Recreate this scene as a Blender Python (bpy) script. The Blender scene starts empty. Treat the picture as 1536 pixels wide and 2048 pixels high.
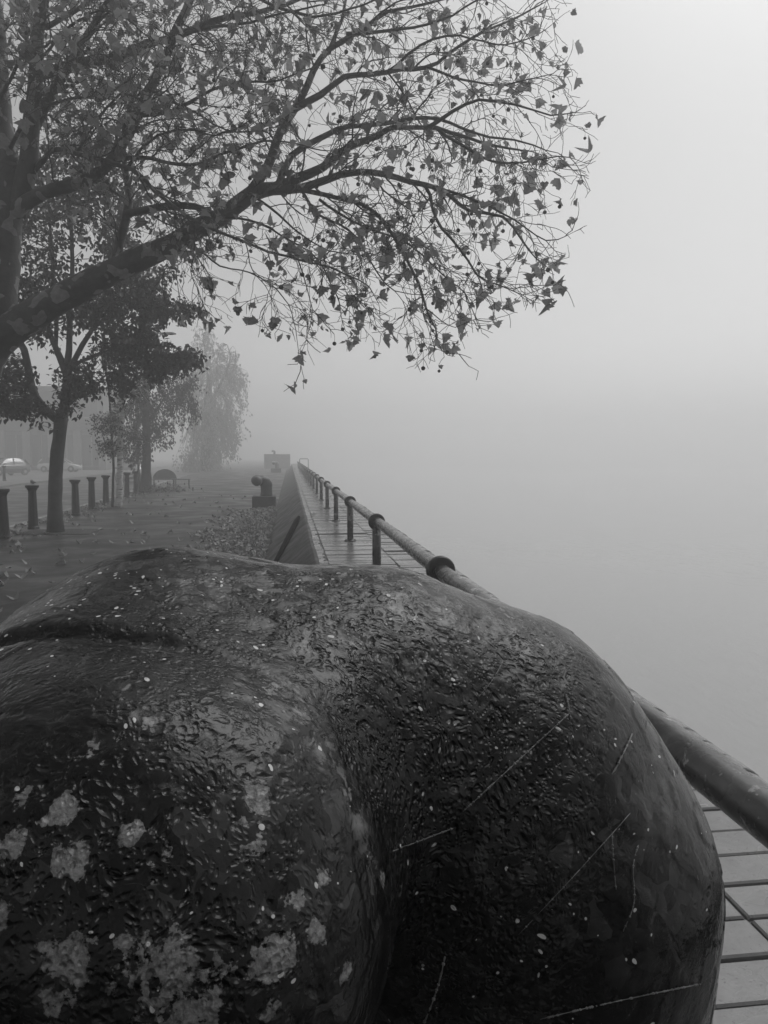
import bpy, bmesh, math, random
import numpy as np
from mathutils import Vector, Matrix, noise

# ------------------------------------------------------------------ camera, sky, sun, exposure
scene = bpy.context.scene
C = scene.collection
CAM_Z = 1.65
cam_data = bpy.data.cameras.new("camera")
cam = bpy.data.objects.new("camera", cam_data)
C.objects.link(cam)
cam.location = (0, 0, CAM_Z)
cam.rotation_euler = (math.radians(90 - 4.27), 0, math.radians(-7.14))
cam_data.sensor_fit = 'VERTICAL'
cam_data.sensor_height = 36.0
cam_data.lens = 26.37
cam_data.clip_start = 0.02
cam_data.clip_end = 3000
scene.camera = cam

SUN_EL, SUN_AZ = 57.0, 46.0          # azimuth clockwise from +Y (up the quay)
world = bpy.data.worlds.new("World")
scene.world = world
world.use_nodes = True
wn = world.node_tree.nodes
wl = world.node_tree.links
wn.clear()
sky = wn.new("ShaderNodeTexSky")
sky.sky_type = 'NISHITA'
sky.sun_disc = False
sky.sun_elevation = math.radians(SUN_EL)
sky.sun_rotation = math.radians(SUN_AZ)
sky.air_density = 1.0
sky.dust_density = 3.0
bw = wn.new("ShaderNodeRGBToBW")      # the photograph is black and white
bg = wn.new("ShaderNodeBackground")
bg.inputs[1].default_value = 0.10
wo = wn.new("ShaderNodeOutputWorld")
wl.new(sky.outputs[0], bw.inputs[0])
wl.new(bw.outputs[0], bg.inputs[0])
wl.new(bg.outputs[0], wo.inputs[0])

sun_data = bpy.data.lights.new("sun", 'SUN')
sun_data.energy = 0.6
sun_data.angle = math.radians(40)
sun_data.color = (1, 1, 1)
sun = bpy.data.objects.new("sun", sun_data)
C.objects.link(sun)
_el, _az = math.radians(SUN_EL), math.radians(SUN_AZ)
_d = Vector((math.sin(_az) * math.cos(_el), math.cos(_az) * math.cos(_el), math.sin(_el)))
sun.rotation_euler = _d.to_track_quat('Z', 'Y').to_euler()
sun.location = _d * 60

scene.view_settings.view_transform = 'Standard'
scene.view_settings.look = 'None'
scene.view_settings.exposure = 0.40
scene.view_settings.gamma = 1.0
scene.view_settings.use_curve_mapping = False
scene.cycles.max_bounces = 8
scene.cycles.diffuse_bounces = 2
scene.cycles.glossy_bounces = 2
scene.cycles.transmission_bounces = 4
scene.cycles.volume_bounces = 5
scene.cycles.use_denoising = True
scene.cycles.use_adaptive_sampling = True
scene.cycles.adaptive_threshold = 0.02

# ------------------------------------------------------------------ helpers
ROT = Matrix.Rotation(math.radians(-7.14), 3, 'Z') @ Matrix.Rotation(math.radians(90 - 4.27), 3, 'X')
def ray(px, py):
    return (ROT @ Vector(((px - 768) / 1500.0, -(py - 1024) / 1500.0, -1.0)))
def at_y(px, py, Y):
    "point of the place seen in that direction at Y metres up the quay"
    d = ray(px, py)
    return Vector((0, 0, CAM_Z)) + d * (Y / d.y)
def at_z(px, py, z=0.0):
    d = ray(px, py)
    return Vector((0, 0, CAM_Z)) + d * ((z - CAM_Z) / d.z)
def to_px(p):
    v = ROT.transposed() @ (Vector(p) - Vector((0, 0, CAM_Z)))
    if v.z > -0.01: return None
    return (768 + 1500 * v.x / -v.z, 1024 - 1500 * v.y / -v.z, -v.z)

def tag(o, label=None, cat=None, group=None, kind=None):
    if label: o["label"] = label
    if cat: o["category"] = cat
    if group: o["group"] = group
    if kind: o["kind"] = kind
    return o
def empty(name, loc=(0, 0, 0), rz=0.0):
    o = bpy.data.objects.new(name, None)
    o.empty_display_size = 0.2
    o.location = loc
    o.rotation_euler = (0, 0, rz)
    C.objects.link(o)
    return o
def link(name, me, parent=None, loc=None, rot=None, scale=None):
    o = bpy.data.objects.new(name, me)
    C.objects.link(o)
    if parent is not None: o.parent = parent
    if loc is not None: o.location = loc
    if rot is not None: o.rotation_euler = rot
    if scale is not None: o.scale = (scale,) * 3 if isinstance(scale, (int, float)) else scale
    return o

class MB:
    "collects vertices and faces for one mesh"
    def __init__(self): self.v, self.f, self.smooth = [], [], []
    def add(self, vs, fs, smooth=False):
        n = len(self.v)
        self.v.extend([tuple(p) for p in vs])
        self.f.extend([tuple(i + n for i in f) for f in fs])
        self.smooth.extend([smooth] * len(fs))
        return self
    def box(self, lo, hi, bevel=0.0):
        x0, y0, z0 = lo; x1, y1, z1 = hi
        if bevel <= 0:
            vs = [(x0,y0,z0),(x1,y0,z0),(x1,y1,z0),(x0,y1,z0),(x0,y0,z1),(x1,y0,z1),(x1,y1,z1),(x0,y1,z1)]
            fs = [(3,2,1,0),(4,5,6,7),(0,1,5,4),(1,2,6,5),(2,3,7,6),(3,0,4,7)]
            return self.add(vs, fs)
        bm = bmesh.new()
        bmesh.ops.create_cube(bm, size=1)
        for v in bm.verts:
            v.co = Vector(((x0+x1)/2 + v.co.x*(x1-x0), (y0+y1)/2 + v.co.y*(y1-y0), (z0+z1)/2 + v.co.z*(z1-z0)))
        bmesh.ops.bevel(bm, geom=list(bm.edges), offset=bevel, segments=2, affect='EDGES', profile=0.5)
        bm.verts.index_update()
        self.add([v.co.copy() for v in bm.verts], [[v.index for v in f.verts] for f in bm.faces])
        bm.free()
        return self
    def tube(self, pts, rad, n=6, caps=True, smooth=True):
        pts = [Vector(p) for p in pts]
        m = len(pts)
        if not hasattr(rad, '__len__'): rad = [rad] * m
        t = [(pts[min(i+1, m-1)] - pts[max(i-1, 0)]).normalized() for i in range(m)]
        up = Vector((0, 0, 1)) if abs(t[0].z) < 0.9 else Vector((1, 0, 0))
        a = t[0].cross(up).normalized()
        vs, fs = [], []
        for i in range(m):
            a = (a - t[i] * a.dot(t[i]))
            a = a.normalized() if a.length > 1e-6 else t[i].orthogonal().normalized()
            b = t[i].cross(a)
            for k in range(n):
                w = 2 * math.pi * k / n
                vs.append(pts[i] + (a * math.cos(w) + b * math.sin(w)) * rad[i])
        for i in range(m - 1):
            for k in range(n):
                k2 = (k + 1) % n
                fs.append((i*n + k, i*n + k2, (i+1)*n + k2, (i+1)*n + k))
        if caps:
            fs.append(tuple(range(n - 1, -1, -1)))
            fs.append(tuple((m-1)*n + k for k in range(n)))
        return self.add(vs, fs, smooth)
    def lathe(self, prof, n=16, axis='Z', origin=(0, 0, 0), smooth=True):
        "profile of (radius, height)"
        vs, fs = [], []
        ox, oy, oz = origin
        for r, h in prof:
            for k in range(n):
                w = 2 * math.pi * k / n
                c, s = r * math.cos(w), r * math.sin(w)
                vs.append((ox+c, oy+s, oz+h) if axis == 'Z' else ((ox+c, oy+h, oz+s) if axis == 'Y' else (ox+h, oy+c, oz+s)))
        m = len(prof)
        for i in range(m - 1):
            for k in range(n):
                k2 = (k + 1) % n
                q = (i*n+k, i*n+k2, (i+1)*n+k2, (i+1)*n+k)
                fs.append(q if axis != 'Y' else q[::-1])
        fs.append(tuple(range(n))[::-1] if axis != 'Y' else tuple(range(n)))
        top = tuple((m-1)*n + k for k in range(n))
        fs.append(top if axis != 'Y' else top[::-1])
        return self.add(vs, fs, smooth)
    def mesh(self, name, mat):
        me = bpy.data.meshes.new(name)
        me.from_pydata(self.v, [], self.f)
        me.polygons.foreach_set("use_smooth", self.smooth)
        if mat: me.materials.append(mat)
        me.update()
        return me
    def build(self, name, mat, parent=None, loc=None, rot=None):
        return link(name, self.mesh(name, mat), parent, loc, rot)

# ------------------------------------------------------------------ materials (all grey: a black and white photograph)
def new_mat(name):
    m = bpy.data.materials.new(name)
    m.use_nodes = True
    nt = m.node_tree
    return m, nt, nt.nodes["Principled BSDF"], nt.nodes["Material Output"]
def ramp(nt, src, stops):
    r = nt.nodes.new("ShaderNodeValToRGB")
    el = r.color_ramp.elements
    while len(el) < len(stops): el.new(0.5)
    for e, (p, v) in zip(el, stops):
        e.position = p
        e.color = (v, v, v, 1)
    nt.links.new(src, r.inputs[0])
    return r.outputs[0]
def coords(nt, kind="Object", scale=None):
    tc = nt.nodes.new("ShaderNodeTexCoord")
    if scale is None: return tc.outputs[kind]
    mp = nt.nodes.new("ShaderNodeMapping")
    mp.inputs["Scale"].default_value = scale
    nt.links.new(tc.outputs[kind], mp.inputs[0])
    return mp.outputs[0]
def noise_tex(nt, vec, scale, detail=4.0, rough=0.55, dist=0.0):
    n = nt.nodes.new("ShaderNodeTexNoise")
    n.inputs["Scale"].default_value = scale
    n.inputs["Detail"].default_value = detail
    n.inputs["Roughness"].default_value = rough
    n.inputs["Distortion"].default_value = dist
    nt.links.new(vec, n.inputs["Vector"])
    return n.outputs[0]
def voronoi(nt, vec, scale, feature='F1', rnd=1.0):
    n = nt.nodes.new("ShaderNodeTexVoronoi")
    n.feature = feature
    n.inputs["Scale"].default_value = scale
    n.inputs["Randomness"].default_value = rnd
    nt.links.new(vec, n.inputs["Vector"])
    return n
def math_node(nt, op, a, b=None, clamp=False):
    n = nt.nodes.new("ShaderNodeMath")
    n.operation = op
    n.use_clamp = clamp
    for i, x in enumerate((a, b)):
        if x is None: continue
        if isinstance(x, (int, float)): n.inputs[i].default_value = x
        else: nt.links.new(x, n.inputs[i])
    return n.outputs[0]
def mix_val(nt, fac, a, b):
    n = nt.nodes.new("ShaderNodeMix")
    n.data_type = 'RGBA'
    for s, x in ((0, fac), (6, a), (7, b)):
        if isinstance(x, (int, float)):
            n.inputs[s].default_value = x if s == 0 else (x, x, x, 1)
        else: nt.links.new(x, n.inputs[s])
    return n.outputs[2]
def bump(nt, height, strength, distance, prev=None):
    b = nt.nodes.new("ShaderNodeBump")
    b.inputs["Strength"].default_value = strength
    b.inputs["Distance"].default_value = distance
    nt.links.new(height, b.inputs["Height"])
    if prev is not None: nt.links.new(prev, b.inputs["Normal"])
    return b.outputs[0]
def plain(name, lo, hi, rough=0.6, scale=6.0, bscale=None, bstr=0.3, bdist=0.004, spec=0.5, stretch=None, kind="Object"):
    m, nt, p, out = new_mat(name)
    v = coords(nt, kind, stretch)
    n = noise_tex(nt, v, scale, 6.0, 0.6)
    nt.links.new(ramp(nt, n, [(0.3, lo), (0.7, hi)]), p.inputs["Base Color"])
    p.inputs["Roughness"].default_value = rough
    p.inputs["Specular IOR Level"].default_value = spec
    if bscale:
        nt.links.new(bump(nt, noise_tex(nt, v, bscale, 5.0, 0.6), bstr, bdist), p.inputs["Normal"])
    return m
def leaf_mat(name, lo, hi, trans=0.35, rough=0.5):
    m, nt, p, out = new_mat(name)
    g = nt.nodes.new("ShaderNodeNewGeometry")
    oi = nt.nodes.new("ShaderNodeObjectInfo")
    r = math_node(nt, 'FRACT', math_node(nt, 'ADD', g.outputs["Random Per Island"], oi.outputs["Random"]))
    col = ramp(nt, r, [(0.0, lo), (1.0, hi)])
    vein = noise_tex(nt, coords(nt, "Object"), 14.0, 3.0)
    col = mix_val(nt, 0.3, col, ramp(nt, vein, [(0.3, lo), (0.7, hi)]))
    nt.links.new(col, p.inputs["Base Color"])
    p.inputs["Roughness"].default_value = rough
    t = nt.nodes.new("ShaderNodeBsdfTranslucent")
    nt.links.new(col, t.inputs[0])
    mx = nt.nodes.new("ShaderNodeMixShader")
    mx.inputs[0].default_value = trans
    nt.links.new(p.outputs[0], mx.inputs[1])
    nt.links.new(t.outputs[0], mx.inputs[2])
    nt.links.new(mx.outputs[0], out.inputs[0])
    return m
# ------------------------------------------------------------------ mooring bollards (cast as one piece: column bent over into a horn)
def surface_nets(fn, lo, hi, h):
    nx, ny, nz = [int(math.ceil((hi[i] - lo[i]) / h)) + 1 for i in range(3)]
    X = (lo[0] + h * np.arange(nx, dtype=np.float32))[:, None, None]
    Y = (lo[1] + h * np.arange(ny, dtype=np.float32))[None, :, None]
    Z = (lo[2] + h * np.arange(nz, dtype=np.float32))[None, None, :]
    F = fn(X, Y, Z).astype(np.float32)
    S = F < 0
    cnt = np.zeros((nx-1, ny-1, nz-1), np.int8)
    for dx in (0, 1):
        for dy in (0, 1):
            for dz in (0, 1):
                cnt += S[dx:nx-1+dx, dy:ny-1+dy, dz:nz-1+dz]
    act = np.argwhere((cnt > 0) & (cnt < 8))
    idx = np.full(cnt.shape, -1, np.int32)
    idx[act[:, 0], act[:, 1], act[:, 2]] = np.arange(len(act))
    acc = np.zeros((len(act), 3)); num = np.zeros(len(act))
    cor = [(a, b, c) for a in (0, 1) for b in (0, 1) for c in (0, 1)]
    for i, p in enumerate(cor):
        for q in cor[i+1:]:
            if sum(abs(p[k] - q[k]) for k in range(3)) != 1: continue
            fa = F[act[:, 0]+p[0], act[:, 1]+p[1], act[:, 2]+p[2]]
            fb = F[act[:, 0]+q[0], act[:, 1]+q[1], act[:, 2]+q[2]]
            m = (fa < 0) != (fb < 0)
            t = np.where(m, fa / np.where(m, fa - fb, 1), 0)
            pos = np.array(p)[None] + t[:, None] * (np.array(q) - np.array(p))[None]
            acc += pos * m[:, None]; num += m
    V = (act + acc / num[:, None]) * h + np.array(lo)[None]
    faces = []
    for ax in range(3):
        s0 = [slice(None)] * 3; s1 = [slice(None)] * 3
        s0[ax] = slice(0, -1); s1[ax] = slice(1, None)
        A, B = S[tuple(s0)], S[tuple(s1)]
        e = np.argwhere(A != B)
        u, v = (ax + 1) % 3, (ax + 2) % 3
        ok = (e[:, u] > 0) & (e[:, v] > 0) & (e[:, u] < S.shape[u] - 1) & (e[:, v] < S.shape[v] - 1)
        e = e[ok]
        flip = A[e[:, 0], e[:, 1], e[:, 2]]
        def cell(du, dv):
            c = e.copy(); c[:, u] -= du; c[:, v] -= dv
            return idx[c[:, 0], c[:, 1], c[:, 2]]
        q = np.stack([cell(1, 1), cell(0, 1), cell(0, 0), cell(1, 0)], 1)
        q[~flip] = q[~flip][:, ::-1]
        faces.append(q)
    return V, np.concatenate(faces)

def smin(a, b, k):
    h = np.clip(0.5 + 0.5 * (b - a) / k, 0, 1)
    return b + (a - b) * h - k * h * (1 - h)
def capsule(X, Y, Z, a, b, ra, rb):
    d = [b[i] - a[i] for i in range(3)]
    L = sum(x * x for x in d)
    t = np.clip(((X - a[0]) * d[0] + (Y - a[1]) * d[1] + (Z - a[2]) * d[2]) / L, 0, 1)
    return np.sqrt((X - a[0] - t*d[0])**2 + (Y - a[1] - t*d[1])**2 + (Z - a[2] - t*d[2])**2) - (ra + (rb - ra) * t)
def ellipsoid(X, Y, Z, c, u, r):
    "r = (along u, across, vertical)"
    ux, uy = u
    a = (X - c[0]) * ux + (Y - c[1]) * uy
    b = -(X - c[0]) * uy + (Y - c[1]) * ux
    z = Z - c[2]
    k0 = np.sqrt((a / r[0])**2 + (b / r[1])**2 + (z / r[2])**2)
    k1 = np.sqrt((a / r[0]**2)**2 + (b / r[1]**2)**2 + (z / r[2]**2)**2)
    return k0 * (k0 - 1) / np.maximum(k1, 1e-6)

BU = (-0.62, -0.78)          # the horn's head turns inland and back along the quay
def bollard_sdf(X, Y, Z):
    col = capsule(X, Y, Z, (0.010, 0, -0.3), (0.008, 0, 0.349), 0.178, 0.179)
    foot = capsule(X, Y, Z, (0, 0, -0.3), (0, 0, -0.05), 0.215, 0.19)
    d = smin(col, foot, 0.06)
    bend = capsule(X, Y, Z, (0.008, 0, 0.349), (-0.031, 0, 0.422), 0.179, 0.169)
    d = smin(d, bend, 0.03)
    bend = capsule(X, Y, Z, (-0.031, 0, 0.422), (-0.12, 0.0, 0.470), 0.169, 0.155)
    d = smin(d, bend, 0.03)
    neck = capsule(X, Y, Z, (-0.12, 0, 0.472), (-0.27, -0.0, 0.485), 0.155, 0.150)
    hump = capsule(X, Y, Z, (-0.29, 0.045, 0.494), (-0.315, -0.09, 0.480), 0.142, 0.140)
    head = smin(neck, hump, 0.045)
    web = capsule(X, Y, Z, (-0.215, -0.10, 0.475), (-0.13, -0.045, 0.480), 0.124, 0.124)
    head = smin(head, web, 0.04)
    nose = ellipsoid(X, Y, Z, (-0.275, -0.215, 0.452), (-0.25, -0.97), (0.115, 0.150, 0.145))
    head = smin(head, nose, 0.075)
    # rope-worn groove across the horn
    gx, gy = 0.24, 0.97
    w = (X + 0.36) * gx + (Y + 0.135) * gy
    head = head + 0.008 * np.exp(-(w / 0.010) ** 2) * (1 / (1 + np.exp((X + 0.24) / 0.02)))
    d = smin(d, head, 0.016)
    d = np.maximum(d, -Z)
    return d
def bollard_mesh(name, mat, h, s, rough=True):
    V, Q = surface_nets(bollard_sdf, (-0.47, -0.38, -0.012), (0.25, 0.25, 0.66), h)
    V = V * s
    if rough:
        me0 = bpy.data.meshes.new("tmp")
        me0.from_pydata(V.tolist(), [], Q.tolist()); me0.update()
        N = np.zeros(len(V) * 3); me0.vertices.foreach_get("normal", N); N = N.reshape(-1, 3)
        bpy.data.meshes.remove(me0)
        off = np.zeros(len(V))
        for i, p in enumerate(V):
            q = Vector(p)
            a = noise.noise(q * 9.0) * 0.0035
            b = noise.noise(q * 38.0) * 0.0009
            c = noise.noise(q * 85.0)
            pit = max(0.0, noise.noise(q * 4.0 + Vector((3, 1, 7))) + 0.2)
            f = noise.noise(q * 21.0 + Vector((9, 0, 0)))
            off[i] = a + b - pit * 0.0020 * max(0.0, c) + (0.0011 if f > 0.12 else 0.0)
        V = V + N * off[:, None]
    me = bpy.data.meshes.new(name)
    me.from_pydata(V.tolist(), [], Q.tolist())
    me.polygons.foreach_set("use_smooth", [True] * len(Q))
    me.materials.append(mat)
    me.update()
    return me

def bollard_material(name):
    m, nt, p, out = new_mat(name)
    v = coords(nt, "Object")
    def attr(n):
        a = nt.nodes.new("ShaderNodeAttribute"); a.attribute_name = n
        return a.outputs["Fac"]
    lich, wet, pit, worn = attr("lichen"), attr("beads"), attr("pitting"), attr("worn")
    # wobble the coordinates so that flakes have ragged outlines
    nz = nt.nodes.new("ShaderNodeTexNoise"); nz.inputs["Scale"].default_value = 24.0; nz.inputs["Detail"].default_value = 2.0
    nt.links.new(v, nz.inputs["Vector"])
    sc = nt.nodes.new("ShaderNodeVectorMath"); sc.operation = 'SCALE'; sc.inputs["Scale"].default_value = 0.03
    nt.links.new(nz.outputs["Color"], sc.inputs[0])
    ad = nt.nodes.new("ShaderNodeVectorMath"); ad.operation = 'ADD'
    nt.links.new(v, ad.inputs[0]); nt.links.new(sc.outputs[0], ad.inputs[1])
    vw = ad.outputs[0]
    plate = voronoi(nt, vw, 52.0)
    ps = nt.nodes.new("ShaderNodeSeparateColor"); nt.links.new(plate.outputs["Color"], ps.inputs[0])
    flake = ramp(nt, noise_tex(nt, v, 5.0, 4.0, 0.6, 0.2), [(0.42, 0.0), (0.56, 1.0)])
    base = ramp(nt, noise_tex(nt, v, 9.0, 8.0, 0.7, 0.2), [(0.35, 0.002), (0.58, 0.006), (0.8, 0.018)])
    old = ramp(nt, ps.outputs[0], [(0.0, 0.004), (0.6, 0.012), (0.85, 0.035), (1.0, 0.06)])
    col = mix_val(nt, math_node(nt, 'MULTIPLY', flake, 0.75), base, old)
    fine = ramp(nt, noise_tex(nt, v, 130.0, 5.0, 0.7), [(0.55, 0.0), (0.72, 1.0)])
    col = mix_val(nt, math_node(nt, 'MULTIPLY', fine, 0.18), col, 0.075)
    rub = math_node(nt, 'MULTIPLY', ramp(nt, noise_tex(nt, vw, 42.0, 7.0, 0.72), [(0.50, 0.0), (0.58, 1.0)]), worn)
    col = mix_val(nt, rub, col, 0.17)
    # round lichen growths
    wob = math_node(nt, 'ADD', lich, math_node(nt, 'ADD', math_node(nt, 'MULTIPLY', math_node(nt, 'SUBTRACT', noise_tex(nt, v, 30.0, 4.0, 0.6), 0.5), 2.4), math_node(nt, 'MULTIPLY', math_node(nt, 'SUBTRACT', noise_tex(nt, v, 120.0, 6.0, 0.75), 0.5), 1.6)))
    spot = ramp(nt, wob, [(0.42, 0.0), (0.46, 0.7), (0.8, 1.0)])
    spot = math_node(nt, 'MULTIPLY', spot, math_node(nt, 'GREATER_THAN', lich, 0.02))
    tone = ramp(nt, noise_tex(nt, v, 150.0, 8.0, 0.8), [(0.32, 0.03), (0.68, 0.42)])
    col = mix_val(nt, math_node(nt, 'MULTIPLY', spot, 0.85), col, tone)
    # small pale grains and beads of wet
    v2 = voronoi(nt, vw, 120.0)
    s2 = nt.nodes.new("ShaderNodeSeparateColor"); nt.links.new(v2.outputs["Color"], s2.inputs[0])
    thr = math_node(nt, 'SUBTRACT', 0.975, math_node(nt, 'MULTIPLY', wet, 0.62))
    rad = math_node(nt, 'MULTIPLY', s2.outputs[1], 0.30)
    speck = math_node(nt, 'MULTIPLY', math_node(nt, 'LESS_THAN', v2.outputs["Distance"], rad), math_node(nt, 'GREATER_THAN', s2.outputs[0], thr))
    col = mix_val(nt, math_node(nt, 'MULTIPLY', speck, 0.9), col, 0.6)
    nt.links.new(col, p.inputs["Base Color"])
    rg = ramp(nt, noise_tex(nt, v, 22.0, 5.0, 0.65), [(0.3, 0.08), (0.7, 0.28)])
    nt.links.new(math_node(nt, 'ADD', rg, math_node(nt, 'MULTIPLY', pit, 0.12)), p.inputs["Roughness"])
    p.inputs["IOR"].default_value = 1.33
    nrm = bump(nt, math_node(nt, 'MULTIPLY', math_node(nt, 'MULTIPLY', ps.outputs[0], flake), 1.0), 0.45, 0.0035)
    def holes(scale, share, rad):
        vp = voronoi(nt, vw, scale)
        sp = nt.nodes.new("ShaderNodeSeparateColor"); nt.links.new(vp.outputs["Color"], sp.inputs[0])
        dep = ramp(nt, vp.outputs["Distance"], [(0.0, 1.0), (rad * 0.5, 0.75), (rad, 0.0)])
        return math_node(nt, 'MULTIPLY', dep, math_node(nt, 'GREATER_THAN', sp.outputs[0], 1.0 - share))
    hl = math_node(nt, 'ADD', holes(112.0, 0.6, 0.5), math_node(nt, 'MULTIPLY', holes(220.0, 0.6, 0.55), 0.5))
    hl = math_node(nt, 'MULTIPLY', hl, pit)
    nrm = bump(nt, hl, 1.0, -0.0048, nrm)
    lump = math_node(nt, 'MULTIPLY', noise_tex(nt, v, 55.0, 3.0, 0.5), math_node(nt, 'ADD', pit, 0.15))
    nrm = bump(nt, lump, 0.5, 0.006, nrm)
    nrm = bump(nt, noise_tex(nt, v, 160.0, 4.0, 0.65), 0.22, 0.002, nrm)
    nrm = bump(nt, math_node(nt, 'ADD', speck, math_node(nt, 'MULTIPLY', spot, noise_tex(nt, v, 140.0, 3.0))), 0.6, 0.002, nrm)
    nt.links.new(nrm, p.inputs["Normal"])
    return m

IRON = bollard_material("weathered_black_paint")
BIG = 1.45
near_bollard = link("mooring_bollard", bollard_mesh("mooring_bollard", IRON, 0.0026, BIG), None, (0.257, 0.925, 0.60))
tag(near_bollard, "huge black cast iron bollard with flaking wet paint and pale lichen spots", "bollard", "mooring bollards along the parapet")

from mathutils.bvhtree import BVHTree
bvh = BVHTree.FromPolygons([near_bollard.location + v.co for v in near_bollard.data.vertices], [tuple(p.vertices) for p in near_bollard.data.polygons])
def hit(px, py):
    r = bvh.ray_cast(Vector((0, 0, CAM_Z)), ray(px, py).normalized())
    return r[0], r[1]
def stain(name, spots, floor=0.0):
    "soft patches worn into the iron: (direction x, y, radius in metres, strength)"
    co = np.zeros(len(near_bollard.data.vertices) * 3); near_bollard.data.vertices.foreach_get("co", co)
    co = co.reshape(-1, 3) + np.array(near_bollard.location)[None]
    val = np.full(len(co), floor)
    for px, py, r, k in spots:
        q, n = hit(px, py)
        if q is None: continue
        d = np.linalg.norm(co - np.array(q)[None], axis=1)
        val = np.maximum(val, k * np.clip(1.25 - d / r, 0, 1))
    a = near_bollard.data.attributes.new(name, 'FLOAT', 'POINT')
    a.data.foreach_set("value", val.astype(np.float32))
u = 0.00042
stain("lichen", [(130, 1615, 34*u, 1), (20, 1690, 30*u, 1), (265, 1670, 28*u, .9), (155, 1715, 32*u, .85), (520, 1595, 28*u, 1), (515, 1710, 34*u, .8), (645, 1755, 22*u, 1),
    (555, 1915, 48*u, .95), (630, 1865, 24*u, 1), (130, 1920, 42*u, .9), (110, 2005, 30*u, .9), (350, 1960, 80*u, .8), (390, 2020, 60*u, .7), (695, 1942, 20*u, .9), (600, 1800, 22*u, .6), (40, 1600, 28*u, .8),
    (0, 1830, 24*u, .8), (225, 1975, 20*u, .9), (245, 1880, 18*u, .8), (700, 1590, 22*u, .8), (765, 1760, 18*u, .7), (540, 2020, 26*u, .8), (185, 1495, 18*u, .6), (545, 1370, 50*u, .62), (300, 1440, 16*u, .6), (590, 1420, 30*u, .6), (480, 1640, 18*u, .6), (330, 1700, 20*u, .6)])
stain("beads", [(120, 1200, 0.10, 1), (200, 1180, 0.10, .9), (60, 1260, 0.08, .9), (300, 1150, 0.10, .5), (560, 1170, 0.16, .45), (760, 1180, 0.16, .35), (1000, 1850, 0.2, .2), (1200, 1700, 0.16, .3), (300, 1700, 0.2, .2)], 0.04)
stain("pitting", [(850, 1500, 0.11, 1.1), (950, 1650, 0.13, 1.1), (900, 1800, 0.13, 1.0), (1000, 1500, 0.11, .9), (760, 1450, 0.06, .9), (900, 1950, 0.12, .8), (1050, 1350, 0.12, .45), (700, 1250, 0.2, .3), (400, 1300, 0.2, .25), (500, 1800, 0.16, .28), (150, 1850, 0.12, .8), (300, 2000, 0.12, .8)], 0.08)
stain("worn", [(560, 1160, 0.12, .7), (750, 1180, 0.14, .8), (900, 1230, 0.12, .6), (600, 1230, 0.10, .6), (1000, 1300, 0.10, .3), (400, 1180, 0.10, .35), (545, 1370, 0.05, .6), (600, 1440, 0.035, .7), (650, 1500, 0.022, .9), (690, 1570, 0.018, .95), (718, 1640, 0.015, .9), (738, 1720, 0.014, .7), (765, 1770, 0.012, .7), (250, 1300, 0.06, .25), (1330, 1600, 0.05, .35)], 0.03)
# ------------------------------------------------------------------ the setting
rnd = random.Random(7)
GROUND_R = 380.0
DECK_Z, WALL_Z = 0.25, 0.45
WATER_Z = -6.0

def wet_ground(name, lo, hi, rlo, rhi):
    m, nt, p, out = new_mat(name)
    v = coords(nt, "Object")
    big = noise_tex(nt, v, 0.35, 5.0, 0.6, 0.5)
    fine = noise_tex(nt, v, 45.0, 4.0, 0.7)
    col = mix_val(nt, 0.45, ramp(nt, big, [(0.3, lo), (0.7, hi)]), ramp(nt, fine, [(0.3, lo), (0.75, hi * 1.2)]))
    nt.links.new(col, p.inputs["Base Color"])
    nt.links.new(ramp(nt, noise_tex(nt, v, 0.8, 4.0, 0.6, 0.4), [(0.35, rlo), (0.65, rhi)]), p.inputs["Roughness"])
    p.inputs["Specular IOR Level"].default_value = 0.25
    n1 = bump(nt, noise_tex(nt, v, 120.0, 3.0, 0.7), 0.35, 0.004)
    nt.links.new(bump(nt, noise_tex(nt, v, 1.3, 3.0), 0.25, 0.03, n1), p.inputs["Normal"])
    return m
PATH = wet_ground("path_tarmac", 0.018, 0.055, 0.34, 0.78)
ROAD = wet_ground("road_tarmac", 0.04, 0.065, 0.35, 0.6)
FARP = wet_ground("far_pavement", 0.12, 0.19, 0.5, 0.75)
KERB = plain("kerb_granite", 0.16, 0.30, 0.55, 9.0, 60.0, 0.3, 0.004)
SOIL = plain("tree_pit_soil", 0.016, 0.04, 0.8, 14.0, 40.0, 0.8, 0.02)

def kx(y): return -5.55 - 0.048 * y          # the kerb runs slightly away from the wall
Y0, Y1 = -14.0, GROUND_R
path = MB().add([(kx(Y0), Y0, 0), (-0.40, Y0, 0), (-0.40, Y1, 0), (kx(Y1), Y1, 0)], [(0, 1, 2, 3)]).build("path", PATH)
tag(path, "dark wet tarmac riverside path strewn with leaves", kind="structure")
FAR_X = 8.2
road = MB().add([(-GROUND_R, Y0, -0.11), (kx(Y0) + 0.3, Y0, -0.11), (kx(Y1) + 0.3, Y1, -0.11), (-GROUND_R, Y1, -0.11)], [(0, 1, 2, 3)]).build("road", ROAD)
tag(road, "dark wet road beyond the row of iron posts", kind="structure")
pv = MB()
pv.add([(-GROUND_R, Y0, 0.0), (kx(Y0) - FAR_X, Y0, 0.0), (kx(Y1) - FAR_X, Y1, 0.0), (-GROUND_R, Y1, 0.0),
        (kx(Y0) - FAR_X, Y0, -0.12), (kx(Y1) - FAR_X, Y1, -0.12)], [(0, 1, 2, 3), (1, 4, 5, 2)])
tag(pv.build("pavement", FARP), "pale pavement on the far side of the road", kind="structure")

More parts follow.
